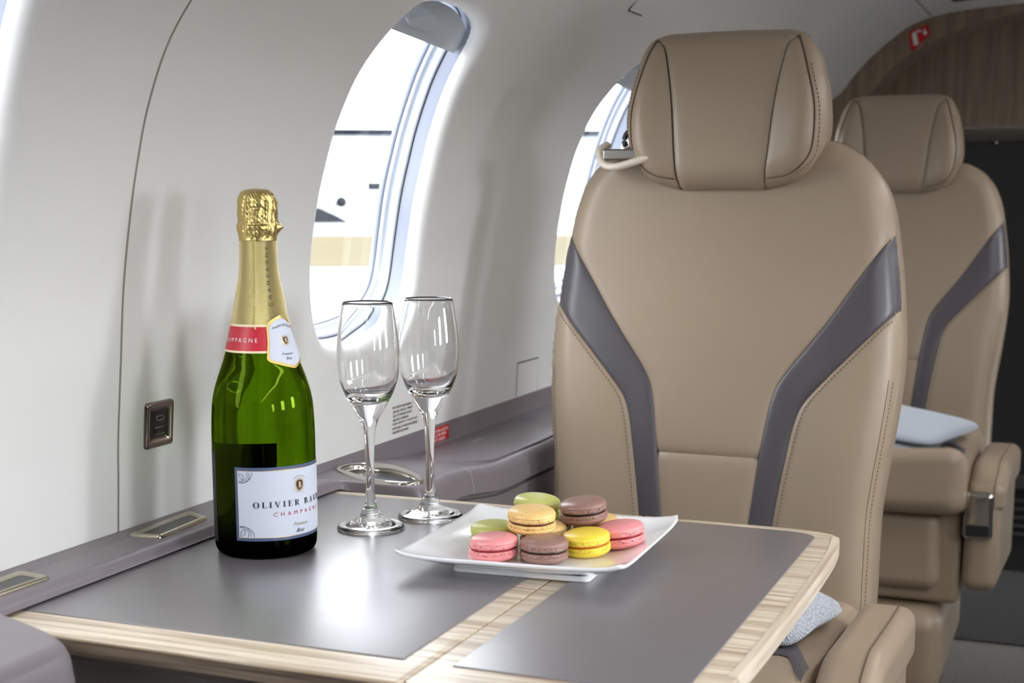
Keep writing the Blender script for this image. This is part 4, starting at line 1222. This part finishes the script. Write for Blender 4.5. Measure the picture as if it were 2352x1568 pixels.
# ------------------------------------------------------------------ bulkhead at the back
inner = [(-.640, .60), (-.640, .95), (-.615, 1.10), (-.575, 1.20), (-.526, 1.271), (-.479, 1.322), (-.432, 1.356), (-.37, 1.388), (-.294, 1.415), (-.193, 1.437), (-.08, 1.449), (CX, 1.452)]
IN = catmull(inner, 120)
def outer_at(p):
    # matching point on the fuselage profile by direction from a centre low in the cabin
    c = np.array([CX, .75]); d = np.array(p) - c; a = math.atan2(d[1], d[0]); A = np.arctan2(PD[:, 1] - c[1], PD[:, 0] - c[0]); A = np.where(A < 0, A + 2 * math.pi, A)
    a = a if a > 0 else a + 2 * math.pi
    i = int(np.argmin(np.abs(A - a))); return PD[i]
V = []
half = [p for p in IN if p[1] > .76]
both = [(float(p[0]), float(p[1])) for p in half] + [(2 * CX - float(p[0]), float(p[1])) for p in half[::-1][1:]]
outs = [tuple(outer_at(p)) for p in half]; outs = outs + [(2 * CX - a, b) for a, b in outs[::-1][1:]]
for (xi, zi), (xo, zo) in zip(both, outs):
    V += [(xo, 3.632, zo), (xi, 3.632, zi), (xi, 3.640, zi + .0), (xi, 3.80, zi)]
o = mesh('wall_back', V, grid_faces(4, len(both)), M['arch'], sharp=30); tag(o, kind='structure')
bp = empty('partition_panel', (CX, 3.80, .05)); tag(bp, 'wood veneer partition above the dark galley opening at the cabin end', 'partition')
prism('veneer_panel', [(x - CX, z - .05) for x, z in both if z > 1.185] + [(-1 * (both[0][0] - CX), 1.138), (both[0][0] - CX, 1.138)], 0, .03, 0, M['arch'], bp, plane='xz')
gc = empty('galley_cabinet', (CX, 3.86, .05)); tag(gc, 'black galley cabinet below the wood partition at the cabin end', 'cabinet')
rbox('cabinet_body', -.85, .85, 0, .06, .0, 1.15, .002, M['blackcab'], gc)
rbox('cabinet_rail', -.85, .85, -.008, .0, 1.10, 1.137, .001, M['blackvent'], gc)
for i in range(5): rbox('vent_slat', -.27, .30, -.012, -.002, .10 + i * .022, .108 + i * .022, .002, M['blackvent'], gc)
rbox('cabinet_step', -.85, .85, -.03, .0, .225, .26, .004, M['blackvent'], gc)
lathe('knob', [(0, 0), (.004, 0), (.004, .004), (0, .005)], M['nickel'], gc, n=20).location = (-.297, -.004, 1.095)
# extinguisher sign on the arch
sg = empty('extinguisher_sign', (-.424, 3.628, 1.390), 0); tag(sg, 'small red fire extinguisher sign on the wooden arch', 'sign'); sg.rotation_euler = (0, R(-12), 0)
prism('sign_plate', [(-.024, -.029), (-.024, .016), (.024, .022), (.024, -.002), (.004, -.013), (-.016, -.028)], -.002, 0, 0, M['signred'], sg, plane='xz')
prism('sign_mark', [(-.016, -.018), (-.016, .008), (-.013, .012), (-.008, .012), (-.006, .008), (-.006, -.018)], -.0032, -.002, 0, M['inkwhite'], sg, plane='xz')
prism('sign_mark', [(-.006, .010), (-.006, .014), (.004, .014), (.006, .010), (.003, .009), (.002, .011)], -.0032, -.002, 0, M['inkwhite'], sg, plane='xz')
prism('sign_mark', [(.012, .014), (.015, .014), (.0155, .006), (.019, .006), (.0135, -.002), (.008, .006), (.0115, .006)], -.0032, -.002, 0, M['inkwhite'], sg, plane='xz')
# slot fitting on the ceiling near the arch
zc0 = float(np.interp(-.29, PD[:, 0], PD[:, 1]))
cf = empty('ceiling_fitting', (-.305, 3.40, float(np.interp(-.305, PD[:, 0], PD[:, 1])))); tag(cf, 'small dark oblong fitting in the ceiling near the wooden arch', 'fitting')
cf.rotation_euler = (0, -math.atan2(float(np.interp(-.28, PD[:, 0], PD[:, 1])) - float(np.interp(-.33, PD[:, 0], PD[:, 1])), .05), 0)
rbox('fitting_bezel', -.030, .030, -.05, .05, -.004, .001, .002, M['blackcab'], cf)

# ------------------------------------------------------------------ outside
GZ = -1.2
M['apron'] = mat('pale concrete apron', rgb(140, 141, 144), 1, spec=0, var=(.05, .06))
M['grass'] = mat('dry grass field', rgb(70, 65, 53), 1.0, spec=0, var=(.08, .05))
M['hangarw'] = mat('hangar white sheet', rgb(205, 208, 212), .6)
M['roofd'] = mat('hangar roof edge', rgb(16, 18, 24), .9, spec=.1)
M['jetw'] = mat('aircraft white paint', rgb(225, 226, 230), .3)
M['jetd'] = mat('aircraft dark', rgb(12, 14, 18), .8, spec=.2)
tag(mesh('apron_ground', [(-400, -300, GZ), (300, -300, GZ), (300, 400, GZ), (-400, 400, GZ)], [(0, 1, 2, 3)], M['apron'], smooth=False), kind='structure')
# grass strip between two taxiways (a strip roughly square to the view through the window)
dv = Vector((-.4765, .8792, 0)); sv = Vector((.8792, .4765, 0))
def OP(dist, side, z): p = dv * dist + sv * side; return (p.x, p.y, z)
tag(mesh('grass_field', [OP(47.6, -300, GZ + .03), OP(47.6, 300, GZ + .03), OP(92, 300, GZ + .03), OP(92, -300, GZ + .03)], [(0, 1, 2, 3)], M['grass'], smooth=False), 'dry grass strip between the pale aprons outside the window', 'grass', kind='stuff')
hg = empty('hangar', OP(150, 0, GZ), math.atan2(sv.y, sv.x)); tag(hg, 'large white hangar with a dark roof edge seen far outside the window', 'hangar')
rbox('hangar_wall', -90, 90, 0, 30, 0, 8.6, 0, M['hangarw'], hg, wn=False)
rbox('hangar_roof_edge', -90, 90, -1.2, 30, 8.7, 9.3, 0, M['roofd'], hg, wn=False)
rbox('hangar_window', 2.0, 5.2, -.15, .05, 3.1, 4.0, 0, M['jetd'], hg, wn=False)
# parked business jet
jt = empty('parked_jet', OP(137, -3.2, GZ), math.atan2(sv.y, sv.x)); tag(jt, 'white parked business jet with a dark round engine far outside the window', 'aircraft')
tube('fuselage', [(x, 0, 2.2) for x in np.linspace(-13, 4.2, 20)], [.15 + .85 * math.sin(math.pi * min(1, max(0.02, (x + 13) / 18))) ** .4 for x in np.linspace(-13, 4.2, 20)], M['jetw'], jt, n=24)
eng = lathe('engine', [(0, 0), (.5, 0), (.58, .2), (.55, 1.6), (.4, 2.2), (0, 2.2)], M['jetd'], jt, n=32); eng.rotation_euler = (R(-90), 0, 0); eng.location = (2.6, -2.2, 2.0)
prism('dark_wedge', [(-1.2, .1), (3.4, .1), (2.2, .8), (.6, 1.5), (-1.2, 1.6)], -5.0, -1.5, 0, M['jetd'], jt, plane='xz')  # dark wedge low in front of the fuselage
prism('tail_fin', [(1.0, 3.0), (4.2, 3.0), (5.0, 5.6), (3.4, 5.6)], -.1, .1, 0, M['jetw'], jt, plane='xz')
rbox('tail_plane', 3.2, 5.4, -2.2, 2.2, 5.55, 5.7, .05, M['jetw'], jt)
for x in (-9, -3.2): rbox('landing_gear', x - .2, x + .2, -.2, .2, 0, 1.6, .05, M['jetd'], jt)

# ------------------------------------------------------------------ light
w = bpy.data.worlds.new('overcast sky'); SC.world = w; w.use_nodes = True
bg = w.node_tree.nodes['Background']; bg.inputs[0].default_value = (.90, .95, 1.0, 1); nt = w.node_tree; tc = nt.nodes.new('ShaderNodeTexCoord'); dp = nt.nodes.new('ShaderNodeVectorMath'); dp.operation = 'DOT_PRODUCT'
dp.inputs[1].default_value = (.93, .15, .34)
nt.links.new(tc.outputs['Generated'], dp.inputs[0])
mx = nt.nodes.new('ShaderNodeMath'); mx.operation = 'MAXIMUM'; mx.inputs[1].default_value = 0; nt.links.new(dp.outputs['Value'], mx.inputs[0])
pw_ = nt.nodes.new('ShaderNodeMath'); pw_.operation = 'POWER'; pw_.inputs[1].default_value = 2; nt.links.new(mx.outputs[0], pw_.inputs[0])
ma = nt.nodes.new('ShaderNodeMath'); ma.operation = 'MULTIPLY_ADD'; ma.inputs[1].default_value = 16; ma.inputs[2].default_value = 5.0
nt.links.new(pw_.outputs[0], ma.inputs[0]); nt.links.new(ma.outputs[0], bg.inputs[1])
for k in KS:
    for mir in (False, True):
        if mir and k not in RO: continue
        yc = OC[0] + PITCH * k; p = WP(yc, OC[1], LIP + .050, mir); nn_ = nrm(OC[1])
        L = bpy.data.lights.new('window_portal', 'AREA'); L.shape = 'RECTANGLE'; L.size = .36; L.size_y = .27; L.cycles.is_portal = True
        o = bpy.data.objects.new('window_portal', L); COL.objects.link(o); o.location = p
        dirv = Vector(((-nn_[0]) * (-1 if mir else 1), 0, -nn_[1]))
        o.rotation_euler = dirv.to_track_quat('-Z', 'Y').to_euler()

# unseen ceiling strip added on the aisle side to brighten upward faces
cw = empty('ceiling_fill', (.40, .95, float(np.interp(2 * CX - .40, PD[:, 0], PD[:, 1])) - .012)); tag(cw, 'long white strip added above the aisle, out of view, to brighten upward faces', 'fill light')
rbox('light_housing', -.045, .045, -2.1, 2.1, -.004, .006, .002, M['wall'], cw)
k_ = NT('warm white fill'); em = k_.add('ShaderNodeEmission'); em.inputs[0].default_value = (1, .98, .96, 1); em.inputs[1].default_value = 8.5; k_.l(em.outputs[0], k_.out.inputs[0])
rbox('light_diffuser', -.035, .035, -2.08, 2.08, -.006, -.0035, 0, k_.m, cw, wn=False)

# ------------------------------------------------------------------ camera
cam = bpy.data.cameras.new('camera'); co = bpy.data.objects.new('camera', cam); COL.objects.link(co); SC.camera = co
cam.sensor_width = 36; cam.sensor_fit = 'HORIZONTAL'; cam.lens = 3300 / 2352 * 36; cam.shift_y = 226 / 2352
cam.clip_start = .02; cam.clip_end = 2000
co.location = (0, 0, 1.008); co.rotation_euler = (R(90 - 9.4961), 0, R(22.0322))
cam.dof.use_dof = True; cam.dof.focus_distance = 1.36; cam.dof.aperture_fstop = 9

SC.view_settings.view_transform = 'Standard'; SC.view_settings.look = 'None'; SC.view_settings.gamma = 1; SC.view_settings.use_curve_mapping = False
SC.view_settings.exposure = 1.0
SC.cycles.max_bounces = 16; SC.cycles.diffuse_bounces = 8; SC.cycles.glossy_bounces = 6; SC.cycles.transmission_bounces = 12; SC.cycles.transparent_max_bounces = 12
SC.cycles.use_denoising = True; SC.cycles.sample_clamp_indirect = 12
bpy.context.view_layer.update()
